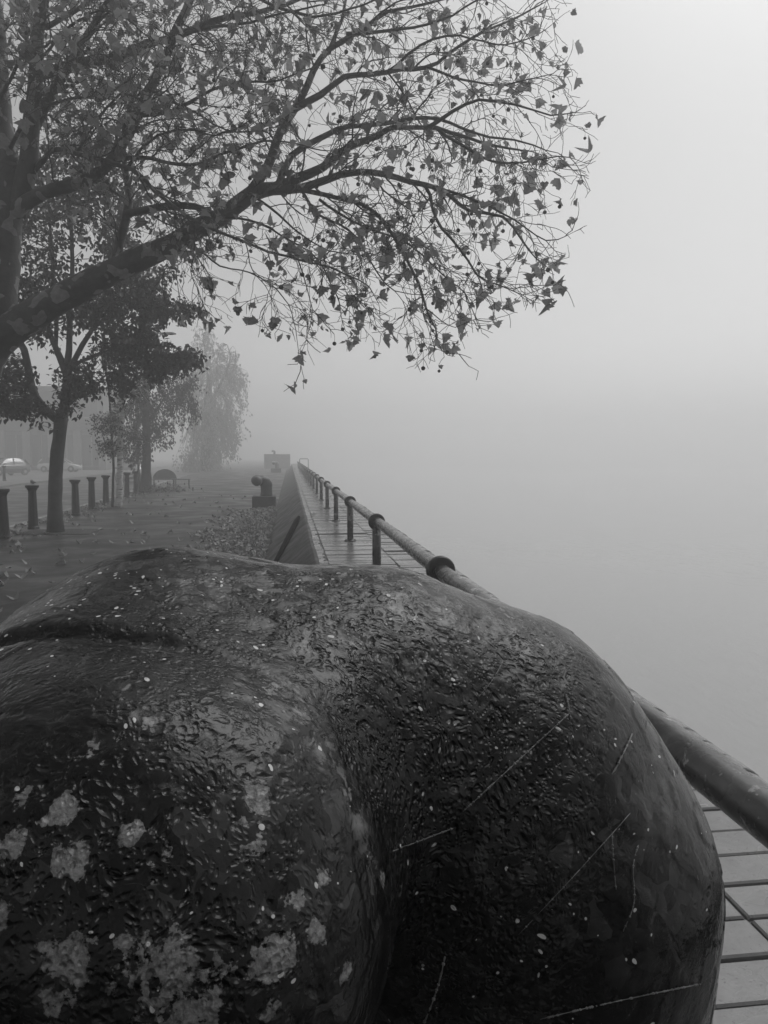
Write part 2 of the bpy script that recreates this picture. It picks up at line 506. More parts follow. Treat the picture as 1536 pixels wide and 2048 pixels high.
kerb = empty("kerb", (kx(0), 0, 0)); tag(kerb, "pale granite kerb along the leafy edge of the road", kind="structure")
ks = MB().box((-0.15, 0.006, -0.13), (0.0, 0.894, 0.012), 0.012).mesh("kerb_stone", KERB)
ang = math.atan2(0.048, 1.0)
for i in range(60):
    y = 6.0 + i * 0.9
    link("kerb_stone", ks, kerb, (kx(y) - kx(0) - 0.003, y, rnd.uniform(-0.004, 0.004)), (0, 0, ang))

# river
m, nt, p, out = new_mat("river_water")
p.inputs["Base Color"].default_value = (0.32, 0.32, 0.32, 1)
p.inputs["Roughness"].default_value = 0.12
v = coords(nt, "Object", (1.0, 0.45, 1.0))
nt.links.new(bump(nt, noise_tex(nt, v, 1.6, 4.0, 0.55, 0.3), 0.25, 0.10), p.inputs["Normal"])
water = MB().add([(1.5, Y0, WATER_Z), (GROUND_R, Y0, WATER_Z), (GROUND_R, Y1, WATER_Z), (1.5, Y1, WATER_Z)], [(0, 1, 2, 3)]).build("water", m)
tag(water, "calm grey river fading into fog", kind="structure")

# parapet wall: cast lengths with rounded arrises
CONC = None
m, nt, p, out = new_mat("dark_wet_concrete")
v = coords(nt, "Object")
c1 = ramp(nt, noise_tex(nt, v, 2.6, 7.0, 0.65, 0.7), [(0.3, 0.022), (0.55, 0.04), (0.75, 0.075)])
st = ramp(nt, noise_tex(nt, coords(nt, "Object", (5.0, 0.7, 5.0)), 5.0, 5.0, 0.6, 0.6), [(0.4, 0.025), (0.7, 0.055)])
nt.links.new(mix_val(nt, 0.4, c1, st), p.inputs["Base Color"])
nt.links.new(ramp(nt, noise_tex(nt, v, 3.0, 4.0), [(0.35, 0.45), (0.7, 0.75)]), p.inputs["Roughness"])
p.inputs["Specular IOR Level"].default_value = 0.22
nt.links.new(bump(nt, noise_tex(nt, v, 28.0, 6.0, 0.65), 0.5, 0.012), p.inputs["Normal"])
CONC = m
wall = empty("parapet_wall", (0, 0, 0))
tag(wall, "low dark concrete parapet wall running between the path and the paved quay edge", "wall")
WL = 6.02
for i in range(16):
    y = -3.0 + i * WL
    nseg = 24
    prof = [(-0.46, -0.25), (-0.455, -0.01), (-0.30, 0.125), (-0.13, 0.265), (0.04, 0.41), (0.16, 0.515), (0.215, 0.562), (0.25, 0.582), (0.282, 0.574), (0.297, 0.54), (0.297, -0.25)]
    mb = MB(); vs = []; fs = []
    for j in range(nseg + 1):
        yy = 0.008 + (WL - 0.016) * j / nseg
        for (a, b) in prof:
            w = noise.noise(Vector((a * 3, (y + yy) * 0.9, b * 3))) * 0.012
            k = noise.noise(Vector((a * 9, (y + yy) * 5.0, b * 9))) * 0.006
            vs.append((a + (w + k) * 0.6 * (b > 0), yy, b + (w + k) * (b > 0.05)))
    n = len(prof)
    for j in range(nseg):
        for k in range(n - 1):
            fs.append((j*n + k, (j+1)*n + k, (j+1)*n + k + 1, j*n + k + 1))
    fs.append(tuple(range(n))); fs.append(tuple(nseg*n + k for k in range(n))[::-1])
    mb.add(vs, fs)
    mb.build("wall_block", CONC, wall, (0, y, 0))
strip = MB()
a, b = Vector((-0.22, 9.6, 0.19)), Vector((0.17, 13.6, 0.525))
strip.tube([a.lerp(b, t) + Vector((-0.02, 0, 0.02 + 0.004 * math.sin(9 * t))) for t in (0, .12, .3, .5, .7, .88, 1)], [0.02, 0.03, 0.036, 0.044, 0.048, 0.048, 0.03], 8)
strip.build("iron_strip", plain("rusted_strip", 0.002, 0.005, 0.95, 20.0, spec=0.05), wall)

# plinths under the bollards
def plinth(label, cx, cy, sx, sy, h, group="concrete blocks carrying the bollards"):
    mb = MB().box((-sx/2, -sy/2, -0.2), (sx/2, sy/2, h), 0.03)
    o = mb.build("bollard_plinth", CONC, None, (cx, cy, 0))
    tag(o, label, "plinth", group)
    return o

# quay deck: long bullnosed pavers, wet
m, nt, p, out = new_mat("wet_paver")
oi = nt.nodes.new("ShaderNodeObjectInfo")
gi = nt.nodes.new("ShaderNodeNewGeometry")
v = nt.nodes.new("ShaderNodeTexCoord").outputs["Object"]
add = nt.nodes.new("ShaderNodeVectorMath"); add.operation = 'ADD'
nt.links.new(v, add.inputs[0]); nt.links.new(gi.outputs["Position"], add.inputs[1])
v = gi.outputs["Position"]
c1 = ramp(nt, noise_tex(nt, v, 9.0, 6.0, 0.65, 0.4), [(0.3, 0.10), (0.7, 0.22)])
rv = math_node(nt, 'FRACT', math_node(nt, 'ADD', oi.outputs["Random"], gi.outputs["Random Per Island"]))
c2 = ramp(nt, rv, [(0.0, 0.13), (1.0, 0.24)])
col = mix_val(nt, 0.4, c1, c2)
pits = ramp(nt, noise_tex(nt, v, 60.0, 3.0, 0.6), [(0.62, 0.0), (0.68, 1.0)])
col = mix_val(nt, math_node(nt, 'MULTIPLY', pits, 0.5), col, 0.06)
nt.links.new(col, p.inputs["Base Color"])
nt.links.new(ramp(nt, noise_tex(nt, v, 2.2, 4.0, 0.6, 0.4), [(0.35, 0.12), (0.7, 0.38)]), p.inputs["Roughness"])
b1 = bump(nt, noise_tex(nt, v, 5.0, 3.0), 0.25, 0.008)
nt.links.new(bump(nt, noise_tex(nt, v, 70.0, 6.0, 0.7), 0.5, 0.003, b1), p.inputs["Normal"])
PAVER = m
BED = plain("paver_joint_mortar", 0.03, 0.075, 0.55, 20.0, 60.0, 0.5, 0.006)
deck = empty("quay_deck", (0, 0, DECK_Z)); tag(deck, "wet quay edge paved with long stone blocks", kind="structure")
PITCH = 0.168
def paver_mesh(x0, x1, nose):
    g, c, th = 0.006, 0.006, 0.07
    prof = [(x0 + g, -th), (x0 + g, -c), (x0 + g + c, 0.0)]
    if nose:
        R = 0.13
        for k in range(0, 7):
            w = math.radians(90 - 15 * k)
            prof.append((x1 - R + R * math.cos(w), -R + R * math.sin(w)))
        prof.append((x1, -0.24)); prof.append((x1 - 0.12, -0.24)); prof.append((x1 - 0.2, -th))
    else:
        prof += [(x1 - g - c, 0.0), (x1 - g, -c), (x1 - g, -th)]
    ys = [(g, 1.0), (g + c, 0.0), (PITCH - g - c, 0.0), (PITCH - g, 1.0)]
    vs, fs = [], []
    n = len(prof)
    cxm = (x0 + x1) / 2
    for y, drop in ys:
        for (x, z) in prof:
            vs.append((x, y, z - c * drop if z > -0.3 else z))
    for j in range(3):
        for k in range(n):
            k2 = (k + 1) % n
            fs.append((j*n + k, j*n + k2, (j+1)*n + k2, (j+1)*n + k)[::-1])
    fs.append(tuple(range(n))); fs.append(tuple(3*n + k for k in range(n))[::-1])
    return vs, fs
COLS = [(0.30, 0.49, False), (0.49, 1.37, False), (1.37, 2.12, True)]
pm = []
for (x0, x1, ns) in COLS:
    vs, fs = paver_mesh(x0, x1, ns)
    pm.append((vs, fs, MB().add(vs, fs).mesh("paver", PAVER)))
rest = MB()
npav = 0
for r in range(0, 570):
    y = 0.35 + r * PITCH
    for ci in range(3):
        jx, jz = rnd.uniform(-0.02, 0.02) * (ci != 2), rnd.gauss(0, 0.0025)
        if ci == 0 and r % 2: jx -= 0.02
        if ci == 1: jx = 0
        rx, ry = rnd.gauss(0, 0.006), rnd.gauss(0, 0.003)
        single = (1.1 < y < 3.3 and ci > 0) or (7.9 < y < 22.6)
        if single and npav < 300:
            link("paver", pm[ci][2], deck, (jx, y, jz), (rx, ry, 0)); npav += 1
        else:
            rest.add([(a + jx, b + y, c + jz + (b - 0.08) * rx - (a - 1) * ry) for a, b, c in pm[ci][0]], pm[ci][1])
tag(rest.build("pavers", PAVER, deck), kind="stuff")
bed = MB().box((0.28, 0.3, -0.2), (1.98, 96.0, -0.016))
bed.build("paver_bed", BED, deck)

river_wall = MB().box((0.2, Y0, WATER_Z - 0.6), (2.0, 160.0, DECK_Z - 0.202)).build("river_wall", CONC)
tag(river_wall, "dark concrete face of the quay dropping to the river", "wall")

# hand rail
m, nt, p, out = new_mat("rail_paint")
v = nt.nodes.new("ShaderNodeNewGeometry").outputs["Position"]
c1 = ramp(nt, noise_tex(nt, v, 3.0, 6.0, 0.65, 0.8), [(0.38, 0.025), (0.55, 0.06), (0.68, 0.13)])
flk = ramp(nt, noise_tex(nt, v, 16.0, 5.0, 0.6, 0.6), [(0.60, 0.0), (0.64, 1.0)])
nt.links.new(mix_val(nt, math_node(nt, 'MULTIPLY', flk, 0.8), c1, 0.30), p.inputs["Base Color"])
nt.links.new(ramp(nt, noise_tex(nt, v, 12.0, 3.0), [(0.3, 0.16), (0.7, 0.34)]), p.inputs["Roughness"])
nt.links.new(bump(nt, noise_tex(nt, v, 40.0, 5.0, 0.6), 0.35, 0.004), p.inputs["Normal"])
RAILP = m
m2 = plain("collar_black", 0.012, 0.03, 0.4, 18.0, 50.0, 0.4, 0.004)
RX, RZ = 0.98, 0.898
rail = empty("hand_rail", (RX, 0, DECK_Z))
tag(rail, "thick tubular hand rail on short posts with black collars beside the water", "railing")
RH = RZ - DECK_Z
pts = [Vector((noise.noise(Vector((0, y * 0.2, 0))) * 0.010, y, RH + noise.noise(Vector((5, y * 0.3, 0))) * 0.010)) for y in np.arange(-3.0, 97.0, 0.5)]
MB().tube(pts, 0.053, 24).build("rail", RAILP, rail)
post_prof = [(0.085, 0.0), (0.085, 0.012), (0.078, 0.02), (0.05, 0.022), (0.05, RH - 0.03)]
post_me = MB().lathe([(0.051, 0.015), (0.051, RH - 0.02)], 20).mesh("post", RAILP)
fl = MB().lathe([(0.10, 0.0), (0.10, 0.012), (0.092, 0.018), (0.06, 0.02), (0.055, 0.03)], 20)
for k in range(4):
    w = math.pi / 4 + k * math.pi / 2
    fl.lathe([(0.011, 0.0), (0.011, 0.03), (0.006, 0.034)], 6, origin=(0.078 * math.cos(w), 0.078 * math.sin(w), 0))
flange_me = fl.mesh("base_flange", m2)
cprof = [(0.054, -0.036), (0.085, -0.036), (0.094, -0.028), (0.097, -0.01), (0.097, 0.01), (0.094, 0.028), (0.085, 0.036), (0.054, 0.036)]
collar_me = MB().lathe(cprof, 28, axis='Y').mesh("collar", m2)
post_y = [1.0, 4.82, 8.5, 12.3] + [12.3 + 3.85 * k for k in range(1, 22)]
for y in post_y:
    po = link("post", post_me, rail, (0, y, 0.0), (0, 0, rnd.uniform(0, 6)))
    link("base_flange", flange_me, po, (0, 0, 0))
    link("collar", collar_me, rail, (0, y, RH), (0, 0, 0))
# ladder hoop beyond the rail
hoop = empty("ladder_hoop", (1.15, 62.0, DECK_Z)); tag(hoop, "thin grey metal hoop over a river ladder behind the hand rail", "ladder hoop")
GALV = plain("galvanised", 0.12, 0.2, 0.4, 9.0)
MB().tube([(-0.35, 0, 0), (-0.35, 0, 1.12), (-0.31, 0, 1.17), (0.31, 0, 1.17), (0.35, 0, 1.12), (0.35, 0, 0)], 0.03, 8).build("hoop_tube", GALV, hoop)
MB().tube([(-0.35, 0, 0.45), (0.35, 0, 0.45)], 0.016, 8).build("cross_bar", GALV, hoop)

# more bollards up the quay, on their plinths
plinth("low dark concrete plinth against the parapet under the huge flaking bollard", 0.10, 0.72, 1.0, 1.1, 0.60)
plinth("dark concrete plinth half buried in the leaf drift beside the parapet", -0.80, 23.6, 0.72, 0.8, 0.42)
far_me = bollard_mesh("mooring_bollard_far", plain("black_bollard_paint", 0.012, 0.03, 0.4, 9.0, 30.0, 0.4, 0.006), 0.012, 1.0, False)
def far_bollard(x, y, z, label, s=1.0):
    o = link("mooring_bollard", far_me, None, (x, y, z), None, s)
    tag(o, label, "bollard", "mooring bollards along the parapet")
far_bollard(-0.74, 23.6, 0.417, "black horned bollard standing clear above the drift of fallen leaves")
plinth("misty concrete plinth of the second horned bollard up the quay", -1.38, 76.0, 1.0, 1.1, 0.42)
far_bollard(-1.28, 76.0, 0.417, "fog-veiled horned bollard just before the big concrete block", 1.15)
FOGGED_CONC = plain("fog_paled_concrete", 0.20, 0.26, 0.8, 2.0)  # far block's fog fading is partly put into this lighter colour
blk = MB().box((-1.7, -0.6, -0.2), (1.65, 2.6, 1.90), 0.05).build("concrete_block", FOGGED_CONC, None, (-1.6, 99.0, 0))
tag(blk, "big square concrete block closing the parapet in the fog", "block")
far_bollard(-2.0, 99.8, 1.897, "small bollard on top of the big concrete block", 0.8)

# cast iron posts along the kerb
IP = plain("cast_iron_black", 0.010, 0.024, 0.45, 8.0, 40.0, 0.4, 0.004)
def post_meshes():
    n = 8
    prof = [(0.125, 0.0), (0.125, 0.05), (0.112, 0.065), (0.110, 0.10), (0.088, 0.80), (0.088, 0.86), (0.098, 0.885), (0.122, 0.93), (0.128, 0.935)]
    mb = MB(); vs = []; fs = []
    N = 24
    for r, h in prof:
        for k in range(N):
            w = 2 * math.pi * k / N
            rr = r * (1.0 - (0.06 if (k % 3 == 0 and 0.09 < h < 0.87) else 0))
            vs.append((rr * math.cos(w), rr * math.sin(w), h))
    for i in range(len(prof) - 1):
        for k in range(N):
            k2 = (k + 1) % N
            fs.append((i*N+k, i*N+k2, (i+1)*N+k2, (i+1)*N+k))
    mb.add(vs, fs)
    body = mb.mesh("shaft", IP)
    cap = MB().lathe([(0.128, 0.936), (0.142, 0.94), (0.145, 0.955), (0.145, 0.985), (0.138, 0.995), (0.05, 1.004)], 24, smooth=False).mesh("cap", IP)
    return body, cap
shaft_me, cap_me = post_meshes()
spots = [(8, 1077), (67, 1058), (152, 1031), (184, 1018), (212, 1009), (254, 995), (272, 988)]
pl_lab = ["black iron post farther from the slender tree, nothing on its cap", "black iron post with a dead leaf stuck on its cap", "black iron post first beyond the slender leafy tree",
          "black iron post second beyond the slender leafy tree", "black iron post beside the pale birch trunk on the tree side", "black iron post just past the pale birch in front of the parked car",
          "black iron post between the pale birch and the dark weeping tree"]
ipos = []
for (px, py), lab in zip(spots, pl_lab):
    q = at_z(px, py, 0)
    ipos.append(q)
    t = empty("iron_post", (q.x, q.y, 0), rnd.uniform(0, 1)); tag(t, lab, "post", "iron posts along the kerb")
    t.rotation_euler = (rnd.gauss(0, 0.008), rnd.gauss(0, 0.008), rnd.uniform(0, 1))
    link("shaft", shaft_me, t); link("cap", cap_me, t)
for px, py, lab in [(9, 962, "misty iron post on the far pavement beside the parked cars")]:
    q = at_z(px, py, 0)
    t = empty("iron_post", (q.x, q.y, 0)); tag(t, lab, "post", "iron posts along the kerb")
    link("shaft", shaft_me, t); link("cap", cap_me, t)
# ------------------------------------------------------------------ leaves
LEAF_OUT = [(0.0, 0.04), (0.16, -0.02), (0.32, -0.06), (0.33, 0.05), (0.44, 0.10), (0.60, 0.32), (0.47, 0.36), (0.40, 0.43), (0.44, 0.58), (0.29, 0.58), (0.24, 0.68), (0.20, 0.80), (0.0, 1.0)]
def plane_leaf(curl=0.3, fold=0.25, twist=0.0, stalk=True, seed=0):
    r = random.Random(seed)
    right = [(x * r.uniform(0.88, 1.1), y * r.uniform(0.95, 1.04)) for x, y in LEAF_OUT]
    left = [(-x * r.uniform(0.88, 1.1), y * r.uniform(0.95, 1.04)) for x, y in LEAF_OUT[1:-1]][::-1]
    ring = right + left
    def lift(x, y):
        return fold * abs(x) + curl * (y - 0.4) ** 2 * (1 if seed % 2 else -1) + curl * 1.2 * x * x + twist * x * y
    vs = [(0, 0.34, lift(0, 0.34))] + [(x, y, lift(x, y)) for x, y in ring]
    n = len(ring)
    fs = [(0, i + 1, (i + 1) % n + 1) for i in range(n)]
    if stalk:
        k = len(vs)
        vs += [(-0.012, -0.32, 0.03), (0.012, -0.32, 0.03), (0.012, 0.07, lift(0, 0.06)), (-0.012, 0.07, lift(0, 0.06))]
        fs.append((k, k+1, k+2, k+3))
    return np.array(vs), fs
PL = [plane_leaf(0.35, 0.22, 0.3, True, 1), plane_leaf(0.9, 0.1, -0.5, True, 2), plane_leaf(0.2, 0.6, 0.2, True, 3), plane_leaf(1.2, 0.5, 0.6, True, 4), plane_leaf(0.15, 0.05, 0.8, True, 5), plane_leaf(1.0, -0.5, 0.4, True, 6), plane_leaf(0.6, 0.9, -0.3, True, 7), plane_leaf(1.6, 0.2, 1.0, True, 8)]
OV = (np.array([(0, 0, 0), (0.30, 0.35, 0.06), (0.22, 0.75, 0.05), (0, 1.05, -0.05), (-0.22, 0.75, 0.05), (-0.30, 0.35, 0.06)]), [(0, 1, 2, 3), (0, 3, 4, 5)])
def rot_matrix(r, pitch_mu=-0.5, pitch_sd=0.6):
    "random heading, hanging at some pitch, rolled"
    return (Matrix.Rotation(r.uniform(0, 2 * math.pi), 3, 'Z') @ Matrix.Rotation(r.gauss(pitch_mu, pitch_sd), 3, 'X') @ Matrix.Rotation(r.gauss(0, 0.7), 3, 'Y'))
class LeafHeap:
    "many leaves joined into one mesh"
    def __init__(self): self.V, self.F, self.n = [], [], 0
    def put(self, shape, M, size, loc):
        vs, fs = shape
        a = vs @ np.array(M).T * size + np.array(loc)
        self.V.append(a)
        self.F.extend([tuple(i + self.n for i in f) for f in fs])
        self.n += len(a)
    def build(self, name, mat, parent=None):
        me = bpy.data.meshes.new(name)
        me.from_pydata(np.concatenate(self.V).tolist(), [], self.F)
        me.materials.append(mat); me.update()
        return link(name, me, parent)

LEAFM = leaf_mat("plane_leaf", 0.09, 0.40, 0.58)
m, nt, p, out = new_mat("plane_bark")       # pale plates where the bark has peeled
gp = nt.nodes.new("ShaderNodeNewGeometry").outputs["Position"]
pn = noise_tex(nt, gp, 4.2, 2.0, 0.45, 0.5)
patch = ramp(nt, pn, [(0.575, 0.0), (0.587, 1.0)])
dark = ramp(nt, noise_tex(nt, gp, 9.0, 6.0, 0.65), [(0.3, 0.026), (0.7, 0.065)])
pale = ramp(nt, noise_tex(nt, gp, 13.0, 4.0, 0.6), [(0.3, 0.12), (0.7, 0.22)])
nt.links.new(mix_val(nt, patch, dark, pale), p.inputs["Base Color"])
p.inputs["Roughness"].default_value = 0.65
b1 = bump(nt, noise_tex(nt, gp, 30.0, 6.0, 0.65), 0.5, 0.012)
nt.links.new(bump(nt, patch, 0.6, -0.006, b1), p.inputs["Normal"])
PBARK = m
TWIG = plain("twig_bark", 0.02, 0.04, 0.7, 9.0)

# ------------------------------------------------------------------ the big plane tree
tr = random.Random(11)
TY = 11.5
base = at_y(-85, 1300, TY); base.z = 0
plane = empty("plane_tree", base)
tag(plane, "large plane tree with peeling bark and broad leafy limb reaching over the water", "tree")
class Lim:
    def __init__(s, pts, rad): s.p, s.r = [Vector(q) for q in pts], rad
def noise3(q):
    return Vector((noise.noise(q), noise.noise(q + Vector((31.7, 4.2, 9.1))), noise.noise(q + Vector((-12.4, 57.3, 22.8)))))
def smooth_path(pts, rad, step=0.16, wig=0.018, seed=0):
    "catmull-rom through the points, with small crooks"
    P = [Vector(q) for q in pts]
    out, rr = [], []
    n = len(P)
    for i in range(n - 1):
        p0, p1, p2, p3 = P[max(i-1, 0)], P[i], P[i+1], P[min(i+2, n-1)]
        k = max(2, int((p2 - p1).length / step))
        for j in range(k):
            t = j / k
            q = 0.5 * ((2*p1) + (p2-p0)*t + (2*p0-5*p1+4*p2-p3)*t*t + (3*p1-p0-3*p2+p3)*t**3)
            r = rad[i] + (rad[i+1] - rad[i]) * t
            w = noise3(q * 2.2 + Vector((seed, 0, 0))) * wig + noise3(q * 6.0 + Vector((0, seed, 0))) * wig * 0.5
            out.append(q + w); rr.append(r * (1 + 0.10 * noise.noise(q * 4.0)))
    out.append(P[-1]); rr.append(rad[-1])
    return out, rr
def L(px_list, y_list, r0, r1):
    pts = [at_y(a, b, y) for (a, b), y in zip(px_list, y_list)]
    n = len(pts)
    return pts, [r0 + (r1 - r0) * (i / (n - 1)) ** 0.8 for i in range(n)]
def lin(a, b, n): return [a + (b - a) * i / (n - 1) for i in range(n)]
LIMBS = []
def limb(pxs, ya, yb, r0, r1, tw=1.0):
    LIMBS.append((*L(pxs, lin(ya, yb, len(pxs)), r0, r1), tw))
# trunk and rising stems
trunk_pts = [base + Vector((0, 0, -0.1)), at_y(-80, 900, TY), at_y(-62, 770, TY), at_y(-26, 680, TY), at_y(0, 560, TY), at_y(12, 440, TY), at_y(22, 330, TY)]
trunk_rad = [0.40, 0.33, 0.32, 0.34, 0.25, 0.21, 0.19]
limb([(20, 340), (5, 250), (0, 120), (-15, -60), (-20, -220)], TY, TY + 0.6, 0.17, 0.06, 0.8)
limb([(28, 430), (52, 350), (62, 260), (70, 170), (78, 60), (92, -60), (110, -200)], TY, TY - 0.5, 0.16, 0.05, 1.0)
limb([(62, 262), (101, 195), (137, 129), (187, 51), (219, 0), (262, -70)], TY, TY - 1.6, 0.085, 0.025)
# the great lower limb
limb([(-20, 700), (50, 640), (140, 588), (230, 540), (320, 500), (390, 461), (441, 434), (504, 387), (547, 377)], TY, 10.3, 0.24, 0.085, 0.5)
limb([(547, 377), (600, 356), (643, 336), (702, 291), (756, 273), (787, 256), (873, 258), (960, 285), (1040, 300)], 10.3, 9.2, 0.075, 0.012)
limb([(540, 382), (600, 377), (678, 350), (744, 344), (819, 363), (881, 379), (936, 420), (1006, 434), (1061, 504)], 10.3, 8.6, 0.065, 0.010)
limb([(500, 388), (535, 332), (562, 266), (600, 200), (627, 140), (662, 98), (733, 51), (776, 23), (850, 8), (940, -20)], 10.4, 10.2, 0.075, 0.012)
limb([(560, 366), (585, 310), (655, 271), (698, 256), (795, 242), (873, 238), (951, 266), (1030, 281), (1090, 300)], 10.3, 9.6, 0.05, 0.008)
limb([(590, 222), (640, 190), (690, 156), (776, 145), (850, 137), (897, 105), (975, 62), (1041, 31), (1080, 10)], 10.3, 9.9, 0.05, 0.008)
limb([(655, 105), (675, 60), (690, 10), (700, -60)], 10.3, 10.6, 0.035, 0.015)
limb([(580, 372), (612, 382), (702, 402), (756, 434), (784, 473), (830, 547), (850, 615), (872, 655), (886, 705), (918, 708)], 10.2, 8.2, 0.040, 0.004, 0.6)
limb([(819, 363), (850, 375), (873, 434), (920, 496), (952, 547), (1000, 574), (1045, 590)], 9.5, 8.4, 0.028, 0.005)
limb([(845, 258), (905, 225), (960, 200), (1030, 210), (1100, 232), (1150, 225)], 9.5, 8.8, 0.028, 0.005)
limb([(873, 258), (940, 300), (1010, 325), (1080, 320), (1140, 315)], 9.4, 8.6, 0.024, 0.005)
limb([(881, 379), (950, 400), (1030, 440), (1090, 480), (1130, 473)], 9.2, 8.2, 0.020, 0.004, 0.8)
# limb rising off the great limb and others filling the inner crown
limb([(232, 535), (243, 470), (255, 420), (258, 390), (250, 336), (246, 280), (262, 210)], 11.0, 11.4, 0.075, 0.03)
limb([(10, 450), (45, 412), (90, 387), (160, 365), (220, 325), (273, 234), (324, 129), (371, 23), (400, -60)], TY, 10.6, 0.12, 0.045)
limb([(252, 428), (312, 414), (390, 414), (425, 430)], 11.1, 10.5, 0.055, 0.045, 0.6)
limb([(60, 350), (86, 320), (105, 300), (156, 308), (234, 328), (281, 351), (312, 383), (359, 422), (406, 449), (488, 484), (600, 523), (662, 535), (721, 562), (745, 585)], TY, 8.3, 0.045, 0.006, 0.7)
limb([(75, 150), (164, 125), (219, 117), (297, 86), (351, 74), (426, 43), (488, 31), (547, 16), (620, -10)], 11.4, 10.8, 0.08, 0.025)
limb([(324, 129), (351, 74), (430, 52), (500, 45), (560, 28), (640, 10)], 10.8, 9.8, 0.03, 0.01)
limb([(225, 322), (300, 318), (380, 330), (470, 300), (550, 280), (640, 300)], 11.0, 9.6, 0.035, 0.008)
limb([(273, 234), (340, 222), (400, 190), (480, 165), (560, 160), (640, 130)], 10.9, 9.9, 0.03, 0.008)
limb([(300, 180), (350, 205), (410, 235), (460, 265), (530, 262)], 10.8, 9.5, 0.025, 0.006)
limb([(360, 480), (400, 500), (440, 530), (500, 545), (540, 570), (575, 610), (592, 660), (602, 730)], 10.8, 8.8, 0.016, 0.003, 0.5)
limb([(600, 523), (612, 570), (622, 620), (612, 680)], 9.4, 8.8, 0.01, 0.003, 0.8)
limb([(850, 615), (880, 640), (910, 655), (945, 640)], 8.6, 8.2, 0.008, 0.003, 0.8)
limb([(776, 145), (840, 90), (920, 70), (1010, 95), (1090, 60)], 10.0, 9.0, 0.022, 0.005)
limb([(850, 137), (930, 160), (1010, 170), (1095, 150)], 9.9, 9.0, 0.02, 0.005)
limb([(690, 70), (800, 60), (880, 40), (980, -10), (1060, -40)], 10.2, 9.6, 0.025, 0.006)
limb([(400, -20), (500, -10), (600, 30), (700, 20), (800, -20)], 10.6, 9.6, 0.03, 0.008)
limb([(40, 60), (80, 110), (130, 60), (200, 20), (260, 40)], 11.2, 8.8, 0.03, 0.008)
limb([(250, 340), (300, 280), (370, 260), (430, 270), (500, 240)], 11.0, 9.2, 0.025, 0.006)
limb([(150, 310), (190, 250), (240, 190), (300, 200), (360, 150)], 11.2, 9.0, 0.025, 0.006)
limb([(600, 377), (640, 430), (700, 460), (740, 520), (790, 580), (850, 590)], 10.1, 8.8, 0.022, 0.004)
limb([(640, 400), (700, 440), (800, 480), (880, 545), (930, 590), (955, 640)], 10.0, 8.5, 0.02, 0.004)
limb([(504, 387), (560, 430), (600, 470), (660, 500), (720, 510)], 10.4, 9.4, 0.022, 0.004)
limb([(440, 436), (500, 440), (560, 470), (620, 505), (660, 560), (680, 610)], 10.5, 9.0, 0.02, 0.004)
limb([(90, 60), (150, 20), (220, -20), (300, -60)], 11.2, 10.4, 0.04, 0.01)
limb([(20, 300), (60, 230), (130, 200), (200, 190), (260, 160)], 11.5, 9.4, 0.035, 0.008)
limb([(0, 200), (40, 120), (90, 90), (150, 85), (200, 60)], 11.6, 9.2, 0.03, 0.008)

trunk_me = MB()
pp, rr = smooth_path(trunk_pts, trunk_rad, 0.2, 0.02)
trunk_me.tube([q - base for q in pp], rr, 18).build("trunk", PBARK, plane)

# envelope of the crown across the quay, (x, lowest z): twigs stop growing below it and past its outer edge
CROWN = [(-4.2, 3.13), (-2.85, 3.16), (-1.55, 3.63), (-0.78, 3.43), (-0.05, 3.1), (0.08, 2.5), (0.3, 2.6), (0.42, 3.12), (0.95, 3.18), (1.67, 2.91), (2.27, 3.21), (2.82, 3.46), (3.25, 4.24), (3.51, 5.13), (3.53, 5.82)]
CROWN_X = 3.55
def inside(p):
    if p.x > CROWN_X - 0.06 * max(0.0, p.z - 5.9): return False
    for (x0, z0), (x1, z1) in zip(CROWN, CROWN[1:]):
        if x0 <= p.x <= x1:
            return p.z > z0 + (z1 - z0) * (p.x - x0) / (x1 - x0) - 0.08
    return True
twigs = [MB() for _ in LIMBS]
leaf_slots = []      # (point, size)
ball_slots = []
def side_dir(t, r, spread):
    a = t.orthogonal().normalized()
    a = Matrix.Rotation(r.uniform(0, 2 * math.pi), 3, t) @ a
    return (t * math.cos(spread) + a * math.sin(spread)).normalized()
def twig(mb, p, d, length, r0, level, droop, zig, leafy):
    n = max(3, int(length / 0.075))
    pts, rad = [p], [r0]
    q = p.copy()
    step = length / n
    for i in range(n):
        kick = Vector((tr.gauss(0, 1), tr.gauss(0, 1), tr.gauss(0, 1))) * zig
        d = (d + kick + Vector((0, 0, -droop * step * 2.0)) ).normalized()
        nq = q + d * step
        if i > 1 and not inside(nq): break
        q = nq
        pts.append(q.copy()); rad.append(r0 + (0.0027 - r0) * (i + 1) / n)
        if level < 2 and i > 0 and tr.random() < (0.62 if level == 0 else 0.55):
            twig(mb, q, side_dir(d, tr, tr.uniform(0.5, 1.05)), length * tr.uniform(0.28, 0.6), max(0.0040, rad[-1] * 0.72), level + 1, droop * 1.3, zig * 1.15, leafy)
    mb.tube([x - base for x in pts], rad, 5 if r0 > 0.012 else 3, False)
    pr = leafy * (0.45 if level == 2 else 0.7)
    if tr.random() < pr: leaf_slots.append(q.copy())
    if level >= 1 and len(pts) > 3 and tr.random() < leafy * 0.25: leaf_slots.append(pts[len(pts)//2].copy())
    if tr.random() < 0.085: ball_slots.append(q.copy())
